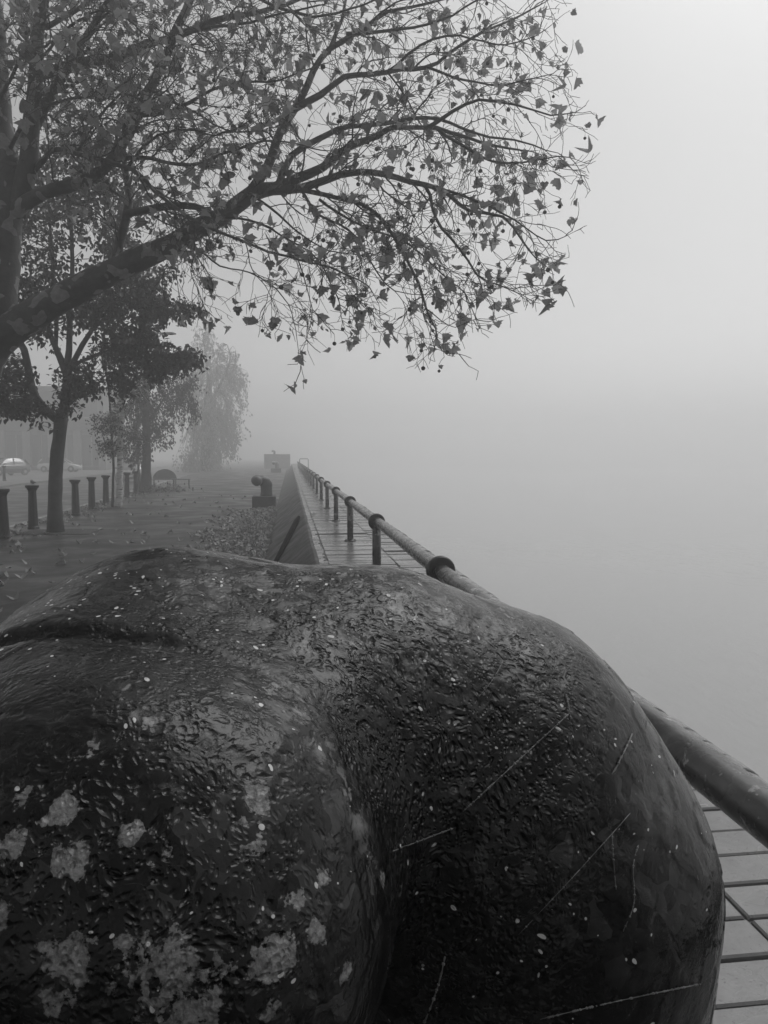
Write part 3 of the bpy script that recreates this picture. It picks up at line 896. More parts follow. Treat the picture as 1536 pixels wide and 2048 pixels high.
for li, (pts, rad, tw) in enumerate(LIMBS):
    pp, rr = smooth_path(pts, rad, 0.15, 0.02 if rad[0] > 0.05 else 0.03, li)
    sides = 14 if rad[0] > 0.1 else (9 if rad[0] > 0.04 else 6)
    MB().tube([q - base for q in pp], rr, sides).build("limb", PBARK if rad[0] > 0.03 else TWIG, plane)
    tot = len(pp)
    for i in range(2, tot):
        t = (pp[i] - pp[i-1])
        if t.length < 1e-5: continue
        t = t.normalized()
        f = i / tot
        s = to_px(pp[i])
        if s is None: continue
        dens = (0.45 + 0.6 * f) * tw * 0.95
        if rr[i] > 0.10: dens *= 0.25
        if s[0] < -120 or s[1] < -260: dens *= 0.25
        inner = s[0] < 420
        if tr.random() < dens:
            ln = tr.uniform(0.55, 1.6) * (1.0 if rr[i] > 0.02 else 0.75) * (1.0 if f < 0.85 else 0.7)
            dd = side_dir(t, tr, tr.uniform(0.5, 1.1))
            twig(twigs[li], pp[i], dd, ln, min(0.014, max(0.006, rr[i] * 0.5)), 0, tr.uniform(0.05, 0.4), 0.165, 0.40 if inner else 0.32)
    twig(twigs[li], pp[-1], (pp[-1] - pp[-2]).normalized(), 0.35, max(0.004, rad[-1]), 1, 0.3, 0.15, 0.7)
allt = MB()
for t in twigs:
    allt.add(t.v, t.f, True)
tag(allt.build("twigs", TWIG, plane), kind="stuff")

slots = []
for q in leaf_slots:
    s = to_px(q)
    if s: slots.append((s[2], q, s))
cand = []
for dist, q, s in slots:
    vis = -15 < s[0] < 1536 and -15 < s[1] < 1100
    cand.append((0 if vis else 1, dist, q))
cand.sort(key=lambda e: (e[0], e[1]))
plane_leaf_me = []
for i, (vs, fs) in enumerate(PL):
    plane_leaf_me.append(MB().add([tuple(v) for v in vs], fs).mesh("leaf", LEAFM))
heap = LeafHeap()
lr = random.Random(5)
for i, (hid, dist, q) in enumerate(cand):
    k = lr.randrange(len(PL))
    size = 0.055 + 0.118 * lr.random() ** 1.4 * (0.85 if lr.random() < 0.4 else 1.0)
    M3 = rot_matrix(lr, -0.9, 0.6)
    loc = q - base + M3 @ Vector((0, 0.3, -0.03)) * size
    if i < 300 and not hid:
        o = link("leaf", plane_leaf_me[k], plane, loc, M3.to_euler(), size)
    else:
        heap.put(PL[k], M3, size, loc)
tag(heap.build("foliage", LEAFM, plane), kind="stuff")
bm = bmesh.new(); bmesh.ops.create_icosphere(bm, subdivisions=2, radius=0.019)
mbb = MB().add([v.co + Vector((0, 0, -0.085)) for v in bm.verts], [[v.index for v in f.verts] for f in bm.faces], True); bm.free()
mbb.tube([(0, 0, 0), (0.003, 0.002, -0.03), (0, 0, -0.07)], 0.0018, 3, False)
ball_me = mbb.mesh("seed_ball", TWIG)
vis_b = [q for q in ball_slots if to_px(q) and to_px(q)[0] > -10 and to_px(q)[1] > -10]
lr.shuffle(vis_b)
for q in vis_b[:240]:
    link("seed_ball", ball_me, plane, q - base, (0, 0, 0), lr.uniform(0.95, 1.45))
N_PLANE = (len(cand), len(vis_b))

# ------------------------------------------------------------------ generic smaller trees
def leafy_tree(name, root, stems, bark, leafm, label, clumps, leaf_size, n_per, seed, droop=0.0, hang=False, group=None, twig_r=0.006):
    "stems: list of (points, radii); clumps: list of (centre, radii, count of sprays)"
    r = random.Random(seed)
    t = empty(name, root); tag(t, label, "tree", group)
    first = True
    nodes = []
    for pts, rad in stems:
        pp, rr = smooth_path(pts, rad, 0.25, 0.02, seed)
        MB().tube([q - root for q in pp], rr, 12 if first else 8).build("trunk" if first else "limb", bark, t)
        if not first or len(stems) == 1: nodes += pp[len(pp)//3:]
        else: nodes += pp[len(pp)*2//3:]
        first = False
    tw = MB(); heap = LeafHeap()
    for c, rad3, cnt in clumps:
        for _ in range(cnt):
            while True:
                w = Vector((r.uniform(-1, 1), r.uniform(-1, 1), r.uniform(-1, 1)))
                if w.length <= 1: break
            w = w * (0.55 + 0.45 * r.random())
            q = c + Vector((w.x * rad3[0], w.y * rad3[1], w.z * rad3[2]))
            near = min(nodes, key=lambda n: (n - q).length_squared)
            mid = near.lerp(q, 0.5) + Vector((r.gauss(0, 0.12), r.gauss(0, 0.12), r.gauss(0.1, 0.12)))
            tip = q
            line = [near, near.lerp(mid, 0.6), mid, mid.lerp(tip, 0.5), tip]
            L0 = (tip - near).length
            if L0 < 5.5:
                tw.tube([x - root for x in line], [twig_r * 2.0, twig_r * 1.6, twig_r * 1.3, twig_r, twig_r * 0.4], 3, False)
            dz = droop * r.uniform(0.3, 1.15)
            sway = Vector((r.gauss(0, 0.22), r.gauss(0, 0.22), 0)) * dz
            for k in range(n_per):
                if hang:
                    drop = r.random() ** 0.8
                    pos = tip + sway * drop * drop + Vector((r.gauss(0, 0.05 + 0.05 * droop), r.gauss(0, 0.05 + 0.05 * droop), -drop * dz))
                    M3 = rot_matrix(r, -1.35, 0.25)
                else:
                    pos = mid.lerp(tip, r.uniform(0.55, 1.1)) + Vector((r.gauss(0, 0.10), r.gauss(0, 0.10), r.gauss(-droop, 0.09)))
                    M3 = rot_matrix(r, -0.6, 0.6)
                heap.put(OV, M3, leaf_size * r.uniform(0.7, 1.25), pos - root)
            if hang:
                tw.tube([tip - root, tip - root + sway * 0.25 + Vector((0, 0, -dz * 0.5)), tip - root + sway + Vector((0, 0, -dz))], twig_r * 0.5, 3, False)
    tag(tw.build("twigs", bark, t), kind="stuff")
    tag(heap.build("crown", leafm, t), kind="stuff")
    return t
BARK2 = plain("smooth_bark", 0.035, 0.075, 0.7, 5.0, 26.0, 0.5, 0.012, kind="Object")
BARKD = plain("dark_bark", 0.025, 0.05, 0.75, 5.0, 22.0, 0.7, 0.02)
m, nt, p, out = new_mat("birch_bark")
gp = coords(nt, "Object", (3.0, 3.0, 14.0))
nt.links.new(ramp(nt, noise_tex(nt, gp, 1.6, 5.0, 0.6, 0.5), [(0.36, 0.05), (0.43, 0.45), (0.7, 0.65)]), p.inputs["Base Color"])
p.inputs["Roughness"].default_value = 0.6
BIRCH = m
LF2 = leaf_mat("small_tree_leaf", 0.030, 0.075, 0.30)
LF3 = leaf_mat("birch_leaf", 0.06, 0.14, 0.3)
LF4 = leaf_mat("fog_paled_willow_leaf", 0.18, 0.32, 0.3)  # leaf colour paled to add to the fog's fading of the willow

# slender young tree among the iron posts
r2 = at_z(112, 1064, 0); Y2 = r2.y
A = lambda px, py, dy=0.0: at_y(px, py, Y2 + dy)
st = [([r2 + Vector((0, 0, -0.05)), A(110, 1000), A(114, 930), A(120, 860), A(122, 835)], [0.19, 0.15, 0.145, 0.14, 0.15]),
      ([A(120, 842), A(95, 822), A(72, 795), A(58, 750), A(48, 700), A(22, 655), A(-10, 600)], [0.10, 0.095, 0.09, 0.085, 0.075, 0.06, 0.03]),
      ([A(124, 842), A(132, 790), A(134, 750), A(118, 710), A(95, 660), A(75, 600)], [0.11, 0.10, 0.095, 0.07, 0.05, 0.02]),
      ([A(133, 755), A(138, 700), A(140, 620), A(145, 520), A(140, 400), A(150, 300)], [0.085, 0.07, 0.06, 0.045, 0.03, 0.012]),
      ([A(136, 745), A(165, 690), A(195, 640), A(215, 560), A(230, 460)], [0.07, 0.055, 0.045, 0.03, 0.012]),
      ([A(110, 700), A(112, 640), A(108, 560), A(100, 440), A(90, 340)], [0.05, 0.045, 0.04, 0.028, 0.01]),
      ([A(137, 735), A(180, 715), A(230, 700), A(290, 715), A(350, 722), A(400, 728)], [0.045, 0.038, 0.03, 0.022, 0.015, 0.006]),
      ([A(150, 640), A(210, 610), A(270, 600), A(330, 612), A(385, 620)], [0.04, 0.03, 0.022, 0.015, 0.006])]
u2 = Y2 / 1500.0
def CL(px, py, dy, rx, ry, rz, n): return (A(px, py, dy), (rx * u2, ry * u2, rz * u2), n)
cl = [CL(60, 430, 0, 170, 170, 130, 95), CL(200, 430, 0.3, 120, 150, 130, 85), CL(270, 540, -0.2, 90, 110, 70, 70), CL(330, 622, 0, 70, 60, 22, 40), CL(230, 620, -0.4, 110, 120, 60, 110),
      CL(270, 690, -0.2, 95, 110, 50, 85), CL(365, 720, 0, 58, 60, 20, 34), CL(320, 745, 0.2, 45, 60, 28, 26), CL(235, 765, -0.3, 40, 70, 45, 28), CL(160, 760, -0.3, 50, 90, 45, 34), CL(90, 620, 0.2, 130, 150, 90, 75), CL(-10, 760, 0, 90, 120, 60, 60),
      CL(20, 560, 0, 120, 150, 90, 70), CL(150, 800, -0.6, 22, 50, 40, 14), CL(20, 820, -0.5, 55, 60, 22, 30), CL(100, 300, 0.2, 130, 150, 80, 45), CL(240, 350, 0.0, 80, 100, 80, 34), CL(75, 830, -0.6, 20, 40, 22, 8)]
leafy_tree("street_tree", r2, st, BARK2, LF2, "slender forked tree with dense small dark leaves growing between the iron posts", [(c, r, int(n*1.1)) for c, r, n in cl], 0.115, 15, 21)

# birch with pale stem
r3 = at_z(238, 1016, 0); Y3 = r3.y
B = lambda px, py, dy=0.0: at_y(px, py, Y3 + dy)
st = [([r3 + Vector((0, 0, -0.05)), B(240, 940), B(241, 880), B(246, 800), B(246, 700), B(250, 600)], [0.12, 0.10, 0.09, 0.08, 0.06, 0.02]),
      ([B(225, 1014, 0.2), B(227, 940, 0.2), B(224, 870, 0.2), B(218, 790, 0.2), B(205, 700, 0.2)], [0.045, 0.04, 0.035, 0.03, 0.02]),
      ([B(246, 800), B(275, 770), B(320, 745), B(350, 740)], [0.04, 0.03, 0.02, 0.008])]
u3 = Y3 / 1500.0
def CB(px, py, rx, ry, rz, n): return (B(px, py), (rx * u3, ry * u3, rz * u3), n)
cl = [CB(225, 850, 45, 45, 30, 40), CB(215, 900, 35, 40, 22, 26), CB(260, 800, 60, 60, 40, 40), CB(300, 770, 60, 60, 40, 40), CB(250, 720, 80, 70, 60, 60), CB(270, 880, 30, 40, 30, 22)]
birch = leafy_tree("birch_tree", r3, st, BIRCH, LF3, "pale-stemmed birch with thin hanging foliage behind the iron posts", cl, 0.08, 20, 33)
birch.children[1].data.materials[0] = BARKD

# dark weeping tree
r4 = at_z(291, 985, 0); Y4 = r4.y
D4 = lambda px, py, dy=0.0: at_y(px, py, Y4 + dy)
st = [([r4 + Vector((0, 0, -0.05)), D4(293, 930), D4(293, 860), D4(292, 790), D4(298, 720)], [0.30, 0.20, 0.18, 0.14, 0.06]),
      ([D4(293, 850), D4(310, 825), D4(335, 790), D4(365, 770)], [0.08, 0.06, 0.04, 0.015]),
      ([D4(292, 800), D4(270, 770), D4(245, 750)], [0.07, 0.05, 0.015]),
      ([D4(293, 780), D4(320, 740), D4(360, 730), D4(385, 760)], [0.06, 0.045, 0.03, 0.01])]
u4 = Y4 / 1500.0
def CD(px, py, rx, ry, rz, n): return (D4(px, py), (rx * u4, ry * u4, rz * u4), n)
cl = [CD(350, 790, 40, 40, 40, 34), CD(300, 790, 60, 60, 40, 44), CD(370, 760, 35, 40, 25, 22), CD(265, 830, 45, 50, 45, 44), CD(320, 850, 40, 40, 30, 30), CD(270, 890, 32, 40, 22, 26), CD(385, 800, 12, 20, 20, 10)]
leafy_tree("weeping_tree", r4, st, BARKD, LF2, "dark-trunked tree with drooping sprays past the birch", cl, 0.11, 26, 44, 0.9, True)

# big willow lost in the fog
r5 = at_y(415, 940, 84.0); r5.z = 0; Y5 = r5.y
W5 = lambda px, py, dy=0.0: at_y(px, py, Y5 + dy)
st = [([r5 + Vector((0, 0, -0.1)), W5(412, 900), W5(412, 830), W5(420, 760)], [0.7, 0.55, 0.45, 0.3]),
      ([W5(412, 850), W5(380, 800), W5(360, 740)], [0.22, 0.15, 0.05]),
      ([W5(414, 820), W5(440, 770), W5(460, 720), W5(455, 690)], [0.2, 0.15, 0.09, 0.03]),
      ([W5(418, 780), W5(412, 720), W5(405, 660)], [0.16, 0.1, 0.03])]
u5 = Y5 / 1500.0
def CW(px, py, rx, ry, rz, n): return (W5(px, py), (rx * u5, ry * u5, rz * u5), n)
cl = [CW(405, 670, 28, 40, 34, 26), CW(440, 720, 45, 60, 45, 60), CW(470, 745, 35, 50, 30, 40), CW(395, 760, 50, 60, 60, 60), CW(440, 800, 60, 70, 60, 110), CW(455, 850, 30, 60, 40, 60), CW(400, 860, 45, 60, 50, 70), CW(425, 905, 25, 50, 30, 50), CW(385, 915, 35, 50, 28, 60)]
leafy_tree("willow_tree", r5, st, BARKD, LF4, "great willow with leaves paled to dissolve in the fog beside the path", cl, 0.26, 20, 55, 3.0, True, twig_r=0.02)
# ------------------------------------------------------------------ things along the road and path
# tree pits
def pit(cx, cy, sx, sy):
    mb = MB().box((-sx/2, -sy/2, -0.1), (sx/2, sy/2, 0.008))
    o = mb.build("tree_pit", SOIL, None, (cx, cy, 0)); tag(o, kind="structure")
pit(r2.x + 0.1, r2.y, 1.5, 1.2); pit(r3.x + 0.2, r3.y, 1.6, 1.0); pit(r4.x, r4.y, 1.5, 1.4); pit(base.x, base.y, 1.0, 1.0)

# low shrub tufts at the foot of the weeping tree
tuft = LeafHeap(); tr2 = random.Random(3)
for k in range(420):
    q = Vector((tr2.gauss(0.55, 0.5), tr2.gauss(0, 0.25), abs(tr2.gauss(0, 0.14)) + 0.03))
    tuft.put(OV, rot_matrix(tr2, 0.6, 0.5), tr2.uniform(0.07, 0.14), q)
o = tuft.build("ground_cover", LF3); o.location = (r4.x + 0.3, r4.y - 0.4, 0); tag(o, "low scrubby plants at the foot of the dark weeping tree", kind="stuff")

# parked cars
CARP = {}
def car_mat(v, name):
    m, nt, p, out = new_mat(name)
    p.inputs["Base Color"].default_value = (v, v, v, 1)
    p.inputs["Roughness"].default_value = 0.22
    p.inputs["Coat Weight"].default_value = 1.0
    p.inputs["Coat Roughness"].default_value = 0.05
    return m
GLASS_D = car_mat(0.02, "car_glass"); GLASS_D.node_tree.nodes["Principled BSDF"].inputs["IOR"].default_value = 2.2; GLASS_D.node_tree.nodes["Principled BSDF"].inputs["Roughness"].default_value = 0.05; TYRE = plain("tyre", 0.012, 0.022, 0.75, 9.0); RIM = car_mat(0.35, "wheel_rim"); LAMP = car_mat(0.75, "lamp_glass"); RED = car_mat(0.10, "tail_lamp"); PLATE = car_mat(0.6, "number_plate")
def car(label, loc, rz, paint, s=1.0):
    t = empty("parked_car", loc, rz); tag(t, label, "car", "cars parked by the building and road")
    # stations along the length: (y, half width, sill z, belt z, roof z or None, half width at roof)
    ST = [(-2.08, 0.62, 0.42, 0.60), (-2.02, 0.76, 0.30, 0.78), (-1.85, 0.84, 0.24, 0.90), (-1.2, 0.87, 0.22, 0.94), (-0.4, 0.88, 0.20, 0.95), (0.5, 0.88, 0.20, 0.94), (1.0, 0.87, 0.22, 0.90), (1.6, 0.84, 0.24, 0.82), (1.95, 0.78, 0.28, 0.70), (2.10, 0.60, 0.38, 0.56)]
    vs, fs = [], []
    n = 10
    for y, hw, z0, z1 in ST:
        ring = [(-hw*0.92, z0), (-hw, z0 + 0.12), (-hw, (z0+z1)/2 + 0.05), (-hw*0.96, z1 - 0.06), (-hw*0.84, z1), (hw*0.84, z1), (hw*0.96, z1 - 0.06), (hw, (z0+z1)/2 + 0.05), (hw, z0 + 0.12), (hw*0.92, z0)]
        vs += [(x, y, z) for x, z in ring]
    for j in range(len(ST) - 1):
        for k in range(n):
            k2 = (k + 1) % n
            fs.append((j*n+k, j*n+k2, (j+1)*n+k2, (j+1)*n+k))
    fs.append(tuple(range(n))[::-1]); fs.append(tuple((len(ST)-1)*n + k for k in range(n)))
    body = MB().add(vs, fs, True).build("body", paint, t)
    # cabin
    CB_ = [(-1.90, 0.72, 0.90, 0.0), (-1.55, 0.60, 0.90, 0.46), (-1.0, 0.60, 0.92, 0.56), (-0.2, 0.60, 0.93, 0.58), (0.35, 0.58, 0.92, 0.50), (1.15, 0.72, 0.88, 0.0)]
    vs, fs = [], []
    for y, hw, z, h in CB_:
        vs += [(-0.78, y, z - 0.02), (-hw - 0.02, y, z + h - 0.04), (-hw + 0.14, y, z + h + 0.02), (hw - 0.14, y, z + h + 0.02), (hw + 0.02, y, z + h - 0.04), (0.78, y, z - 0.02)]
    for j in range(len(CB_) - 1):
        for k in range(5):
            fs.append((j*6+k, j*6+k+1, (j+1)*6+k+1, (j+1)*6+k))
    MB().add(vs, fs, True).build("windows", GLASS_D, t)
    roof = MB(); vs, fs = [], []
    RF = [(-1.62, 0.56, 1.36), (-1.0, 0.58, 1.505), (-0.2, 0.58, 1.535), (0.40, 0.55, 1.44)]
    for y, hw, z in RF: vs += [(-hw - 0.03, y, z - 0.02), (-hw*0.5, y, z + 0.02), (hw*0.5, y, z + 0.02), (hw + 0.03, y, z - 0.02)]
    for j in range(3):
        for k in range(3): fs.append((j*4+k, j*4+k+1, (j+1)*4+k+1, (j+1)*4+k))
    roof.add(vs, fs, True)
    for sx in (-1, 1):
        roof.tube([(sx*0.60, 0.38, 1.42), (sx*0.74, 1.16, 0.89)], 0.035, 6)
        roof.tube([(sx*0.60, -1.58, 1.35), (sx*0.74, -1.92, 0.90)], 0.05, 6)
        roof.tube([(sx*0.64, -0.35, 1.50), (sx*0.80, -0.30, 0.93)], 0.03, 6)
    roof.build("roof", paint, t)
    for sx in (-1, 1):
        for y in (-1.32, 1.32):
            w = MB().lathe([(0.24, -0.10), (0.30, -0.10), (0.32, -0.06), (0.32, 0.06), (0.30, 0.10), (0.24, 0.10)], 20, axis='X', origin=(0, 0, 0)).build("wheel", TYRE, t, (sx*0.80, y, 0.32))
            MB().lathe([(0.235, -0.085), (0.235, 0.095), (0.08, 0.104)] if sx > 0 else [(0.08, -0.104), (0.235, -0.095), (0.235, 0.085)], 16, axis='X').build("rim", RIM, w)
        MB().box((sx*0.60 - 0.14, 1.97, 0.60), (sx*0.60 + 0.14, 2.06, 0.72), 0.03).build("headlight", LAMP, t)
        MB().box((sx*0.68 - 0.09, -2.06, 0.66), (sx*0.68 + 0.09, -1.98, 0.86), 0.025).build("tail_light", RED, t)
        MB().box((sx*0.93 - 0.09, 0.80, 0.92), (sx*0.93 + 0.09, 0.92, 1.04), 0.03).build("mirror", paint, t)
    MB().box((-0.26, 2.09, 0.42), (0.26, 2.12, 0.53)).build("number_plate", PLATE, t)
    MB().box((-0.26, -2.12, 0.55), (0.26, -2.085, 0.66)).build("number_plate", PLATE, t)
    return t
q = at_z(258, 966, -0.11); car("grey parked car with bright wet windscreen glimpsed behind the birch trunk", (q.x, q.y + 1.5, -0.11), math.pi + 0.05, car_mat(0.16, "dark_car_paint"))
q = at_z(120, 944, 0.0); car("pale curved car standing side-on by the pillared building", (q.x, q.y, 0.0), -math.pi/2, car_mat(0.55, "silver_car_paint"))
q = at_z(10, 951, 0.0); car("dark car showing two bright lamps beside the far iron post", (q.x, q.y, 0.0), math.pi - 0.5, car_mat(0.03, "black_car_paint"))

# pillared building over the road
BRK = plain("building_render", 0.07, 0.11, 0.8, 3.0)
PIER = plain("building_pier", 0.16, 0.26, 0.8, 2.0)
BG = car_mat(0.03, "shop_glass")
BY = 92.0
bl = at_y(-260, 905, BY); brr = at_y(205, 905, BY)
b0 = Vector((bl.x, BY, 0)); W = brr.x - bl.x
bd = empty("pillared_building", b0); tag(bd, "low building with pale pillars and dark shopfront bays across the road", "building")
MB().box((0, 0.9, -0.1), (W, 12, 9.2)).build("wall", BRK, bd)
MB().box((-0.3, -0.3, 4.6), (W + 0.3, 0.897, 5.6)).build("fascia", plain("dark_fascia", 0.05, 0.09, 0.7, 4.0), bd)
MB().box((-0.4, -0.4, 9.203), (W + 0.4, 12.4, 9.7)).build("roof", plain("flat_roof", 0.08, 0.12, 0.8, 3.0), bd)
nb = 9
pier_me = MB().box((-0.42, -0.2, 0), (0.42, 0.40, 4.597), 0.02).mesh("pier", PIER)
fr_me = MB().box((0, 0, 0), (1, 0.06, 0.06)).mesh("frame", PIER)
for i in range(nb + 1):
    link("pier", pier_me, bd, (i * W / nb, 0, 0))
for i in range(nb):
    x0, x1 = i * W / nb + 0.35, (i + 1) * W / nb - 0.35
    w_ = MB().box((x0, 0.82, 0.5), (x1, 0.897, 4.1)).build("window", BG, bd)
    MB().box((x0 - 0.05, 0.76, 0.42), (x1 + 0.05, 0.9, 0.497)).build("sill", PIER, w_)
    MB().box(((x0 + x1)/2 - 0.04, 0.78, 0.5), ((x0 + x1)/2 + 0.04, 0.817, 4.1)).build("mullion", PIER, w_)
    u_ = MB().box((x0 + 0.3, 0.80, 6.25), (x1 - 0.3, 0.897, 8.2)).build("window", BG, bd)
    MB().box((x0 + 0.2, 0.74, 6.15), (x1 - 0.2, 0.9, 6.247)).build("sill", PIER, u_)

# street lamp: only its head clears the leaves
sl = at_y(338, 668, 36.0)
lp = empty("street_lamp", (sl.x - 1.5, 36.0, 0)); tag(lp, "street lamp whose flat head pokes out of the dark foliage", "street lamp")
MB().lathe([(0.09, 0), (0.09, 1.0), (0.06, 1.05), (0.045, sl.z - 0.1)], 12).build("pole", GALV, lp)
MB().tube([(0, 0, sl.z - 0.2), (0.05, 0, sl.z - 0.05), (0.2, 0, sl.z), (1.2, 0, sl.z + 0.02)], 0.03, 8).build("arm", GALV, lp)
hv = MB(); ring = [(0.0, 0.06, 0.05), (0.25, 0.13, 0.075), (0.55, 0.13, 0.08), (0.72, 0.05, 0.03)]
vs, fs = [], []
for x, w, h in ring: vs += [(1.1 + x, -w, sl.z), (1.1 + x, -w*0.7, sl.z + h), (1.1 + x, w*0.7, sl.z + h), (1.1 + x, w, sl.z), (1.1 + x, 0, sl.z - h*0.6)]
for j in range(3):
    for k in range(5): fs.append((j*5+k, j*5+(k+1) % 5, (j+1)*5+(k+1) % 5, (j+1)*5+k))
fs += [(4, 3, 2, 1, 0), (15, 16, 17, 18, 19)]
hv.add(vs, fs).build("lamp_head", GALV, lp)

# benches in the mist
WOOD = plain("mist_paled_bench_wood", 0.10, 0.16, 0.6, 6.0)  # wood colour lightened to fade the benches into the mist
q = at_z(330, 975, 0)
ab = empty("arched_bench", (q.x, q.y, 0), 0.15); tag(ab, "mist-paled bench with an arched solid back standing past the weeping tree", "bench")
vs, fs = [], []
for k in range(13):
    w = math.pi * k / 12
    for yy in (0.25, 0.31): vs.append((-0.62 * math.cos(w), yy, 0.40 + 0.56 * math.sin(w)))
for k in range(12): fs.append((2*k, 2*k+1, 2*k+3, 2*k+2))
fs.append(tuple(2*k for k in range(13))); fs.append(tuple(2*k+1 for k in range(13))[::-1]); fs.append((0, 24, 25, 1))
MB().add(vs, fs).build("backrest", WOOD, ab)
for k in range(4): MB().box((-0.62, -0.25 + k*0.125, 0.40), (0.62, -0.145 + k*0.125, 0.44), 0.006).build("slat", WOOD, ab)
for sx in (-1, 1):
    for yy in (-0.22, 0.20): MB().box((sx*0.55 - 0.035, yy - 0.035, 0), (sx*0.55 + 0.035, yy + 0.035, 0.397)).build("leg", WOOD, ab)
q = at_z(363, 976, 0)
fb = empty("flat_bench", (q.x, q.y, 0), 0.1); tag(fb, "low backless bench on the open path beside the arched bench", "bench")
for k in range(4): MB().box((-0.45, -0.24 + k*0.12, 0.42), (0.45, -0.135 + k*0.12, 0.47), 0.006).build("slat", WOOD, fb)
for sx in (-1, 1):
    for yy in (-0.18, 0.18): MB().box((sx*0.38 - 0.03, yy - 0.03, 0), (sx*0.38 + 0.03, yy + 0.03, 0.417)).build("leg", WOOD, fb)

# ------------------------------------------------------------------ fallen leaves
FALL = leaf_mat("fallen_leaf", 0.12, 0.30, 0.15, 0.45)
fr = random.Random(77)
fall_me = [MB().add([tuple(v) for v in vs], fs).mesh("fallen_leaf", FALL) for vs, fs in [plane_leaf(0.6, 0.15, 0.4, True, 11), plane_leaf(0.8, 0.35, -0.5, True, 12), plane_leaf(0.4, 0.5, 0.7, True, 13), plane_leaf(1.0, 0.2, 0.2, True, 14)]]
FS = [plane_leaf(0.6, 0.15, 0.4, False, 11), plane_leaf(0.8, 0.35, -0.5, False, 12), plane_leaf(0.4, 0.5, 0.7, False, 13), plane_leaf(1.0, 0.2, 0.2, False, 14)]
drift = LeafHeap()
for k in range(4200):
    y = fr.uniform(10.0, 23.2)
    f = (y - 10.0) / 13.0
    wdt = 1.05 + 0.25 * math.sin(y * 1.7)
    d = abs(fr.gauss(0, 0.55)) * wdt
    x = -0.42 - d
    if x < -2.0: continue
    z = 0.02 + 0.07 * max(0, 1 - d / 0.8) * fr.random()
    M3 = Matrix.Rotation(fr.uniform(0, 6.3), 3, 'Z') @ Matrix.Rotation(fr.gauss(0, 0.25), 3, 'X') @ Matrix.Rotation(fr.gauss(0, 0.25), 3, 'Y')
    drift.put(FS[fr.randrange(4)], M3, fr.uniform(0.055, 0.12), (x, y, z))
for k in range(420):      # litter along the kerb and round the trunks
    y = fr.uniform(11, 34)
    x = kx(y) + abs(fr.gauss(0, 0.5)) + 0.1
    M3 = Matrix.Rotation(fr.uniform(0, 6.3), 3, 'Z') @ Matrix.Rotation(fr.gauss(0, 0.25), 3, 'X')
    drift.put(FS[fr.randrange(4)], M3, fr.uniform(0.06, 0.12), (x, y, 0.03))
o = drift.build("leaf_litter", FALL); tag(o, "drift of pale fallen plane leaves banked against the parapet", kind="stuff")
scat = [(45, 1103), (22, 1140), (128, 1107), (130, 1116), (188, 1112), (60, 1143), (40, 1155), (15, 1155), (348, 1098), (354, 1112), (300, 1078), (360, 1083), (318, 1030), (267, 1048), (205, 1062), (196, 1085), (290, 1140), (240, 1130), (395, 1090), (30, 1200), (8, 1178), (410, 1060), (380, 1050), (330, 1112)]
def drop_leaf(x, y, z=0.022):
    o = link("fallen_leaf", fall_me[fr.randrange(4)], None, (x, y, z), (fr.gauss(0, 0.15), fr.gauss(0, 0.15), fr.uniform(0, 6.3)), fr.uniform(0.07, 0.145))
    tag(o, "single pale fallen plane leaf lying on the dark wet path", "leaf", "single leaves fallen on the path")
for px, py in scat:
    q = at_z(px, py, 0); drop_leaf(q.x, q.y)
for k in range(110):
    y = 8 + 24 * fr.random() ** 1.3
    drop_leaf(fr.uniform(-5.6, -1.6), y)
o = link("dead_leaf", fall_me[1], None, (ipos[1].x, ipos[1].y, 1.03), (1.1, 0.3, 0.6), 0.12)
tag(o, "curled dead leaf stuck upright on an iron post's cap", "leaf")
o = link("dead_leaf", fall_me[3], None, (0.55, 17.6, DECK_Z + 0.02), (0.2, 0.1, 0.6), 0.09)
tag(o, "small dark leaf lying on the wet quay paving", "leaf")

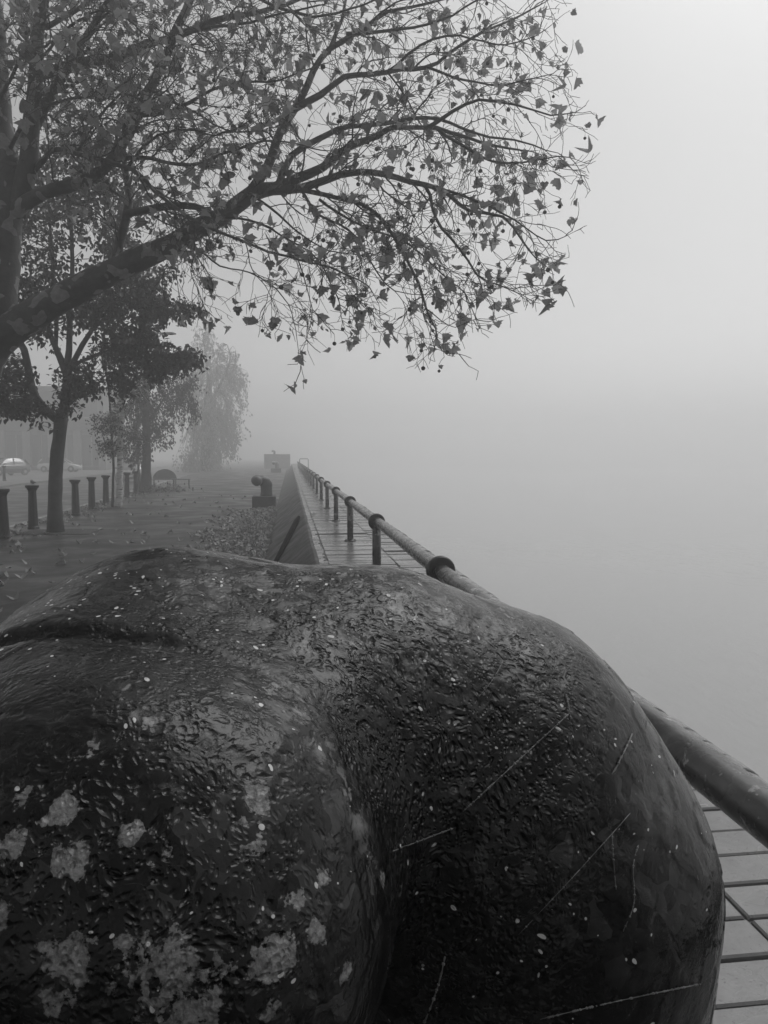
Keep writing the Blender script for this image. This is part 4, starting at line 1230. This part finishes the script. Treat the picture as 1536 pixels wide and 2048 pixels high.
# ------------------------------------------------------------------ wet cobweb strands on the near bollard
WEB = plain("wet_web_silk", 0.02, 0.30, 0.35, 40.0)
wr = random.Random(9)
bm = bmesh.new(); bmesh.ops.create_icosphere(bm, subdivisions=1, radius=1.0)
ICO = ([v.co.copy() for v in bm.verts], [[v.index for v in f.verts] for f in bm.faces]); bm.free()
def strand(a, b, r, label, beads=14, sag=0.0):
    pts = []
    N = 24
    bow = wr.uniform(-5, 5)
    for i in range(N + 1):
        t = i / N
        nx, ny = -(b[1]-a[1]), (b[0]-a[0]); ll = math.hypot(nx, ny)
        off = bow * 4 * t * (1 - t) + sag * math.sin(7 * t)
        p, n = hit(a[0] + (b[0]-a[0])*t + nx/ll*off, a[1] + (b[1]-a[1])*t + ny/ll*off)
        if p is None: continue
        pts.append(p + n * (r + 0.0012))
    if len(pts) < 6: return
    o0 = pts[0].copy()
    mb = MB()
    i = 0
    while i < len(pts) - 2:
        k = min(len(pts), i + wr.randrange(4, 12))
        seg = [p - o0 for p in pts[i:k]]
        if len(seg) > 1: mb.tube(seg, [r * wr.uniform(0.5, 1.2) for _ in seg], 4)
        i = k - 1 + (wr.random() < 0.35)
    for k in range(beads * 2):
        i = wr.randrange(len(pts) - 1); q = pts[i].lerp(pts[i+1], wr.random()) - o0
        s = r * wr.uniform(1.0, 2.6)
        mb.add([q + v * s for v in ICO[0]], ICO[1], True)
    o = mb.build("cobweb_strand", WEB, None, o0); tag(o, label, "cobweb", "wet cobweb strands on the bollard")
strand((1140, 1425), (925, 1622), 0.00054, "long beaded cobweb strand slanting up the bollard's pitted column", 30)
strand((905, 1655), (782, 1703), 0.00060, "short cobweb strand joining the long beaded one near the horn's crease", 8)
strand((1258, 1626), (1036, 1868), 0.00042, "thin straight cobweb strand lower on the bollard's smooth flank", 6)
strand((1080, 2036), (1398, 1966), 0.00054, "beaded cobweb strand running nearly level at the bollard's foot", 34)
strand((1262, 1468), (1222, 1548), 0.00060, "short bright cobweb strand high on the bollard's outer flank", 12)
strand((1222, 1668), (1230, 1778), 0.00048, "short upright cobweb strand left of the wavy one", 6)
strand((1274, 1690), (1248, 1862), 0.00048, "wavy upright cobweb strand on the bollard's outer flank", 10, 6)
strand((1004, 1325), (955, 1395), 0.00042, "faint dotted cobweb strand under the bollard's shoulder", 10)
strand((890, 1910), (850, 2040), 0.00096, "pale thick smear of web low on the pitted column", 4)
strand((1130, 1390), (1140, 1440), 0.00048, "frayed cobweb tuft at the top of the long strand", 8)

# ------------------------------------------------------------------ fog
m = bpy.data.materials.new("fog"); m.use_nodes = True
nt = m.node_tree; nt.nodes.clear()
out = nt.nodes.new("ShaderNodeOutputMaterial")
pvn = nt.nodes.new("ShaderNodeVolumePrincipled")
pvn.inputs["Color"].default_value = (0.985, 0.985, 0.985, 1)
pvn.inputs["Density"].default_value = 0.0092
pvn.inputs["Anisotropy"].default_value = 0.35
nt.links.new(pvn.outputs[0], out.inputs["Volume"])
HZ = GROUND_R + 12
hz = MB().box((-HZ, -26.0, WATER_Z - 1.8), (HZ, HZ, 15.0)).build("haze", m)
tag(hz, "even grey river fog filling the air", kind="stuff")
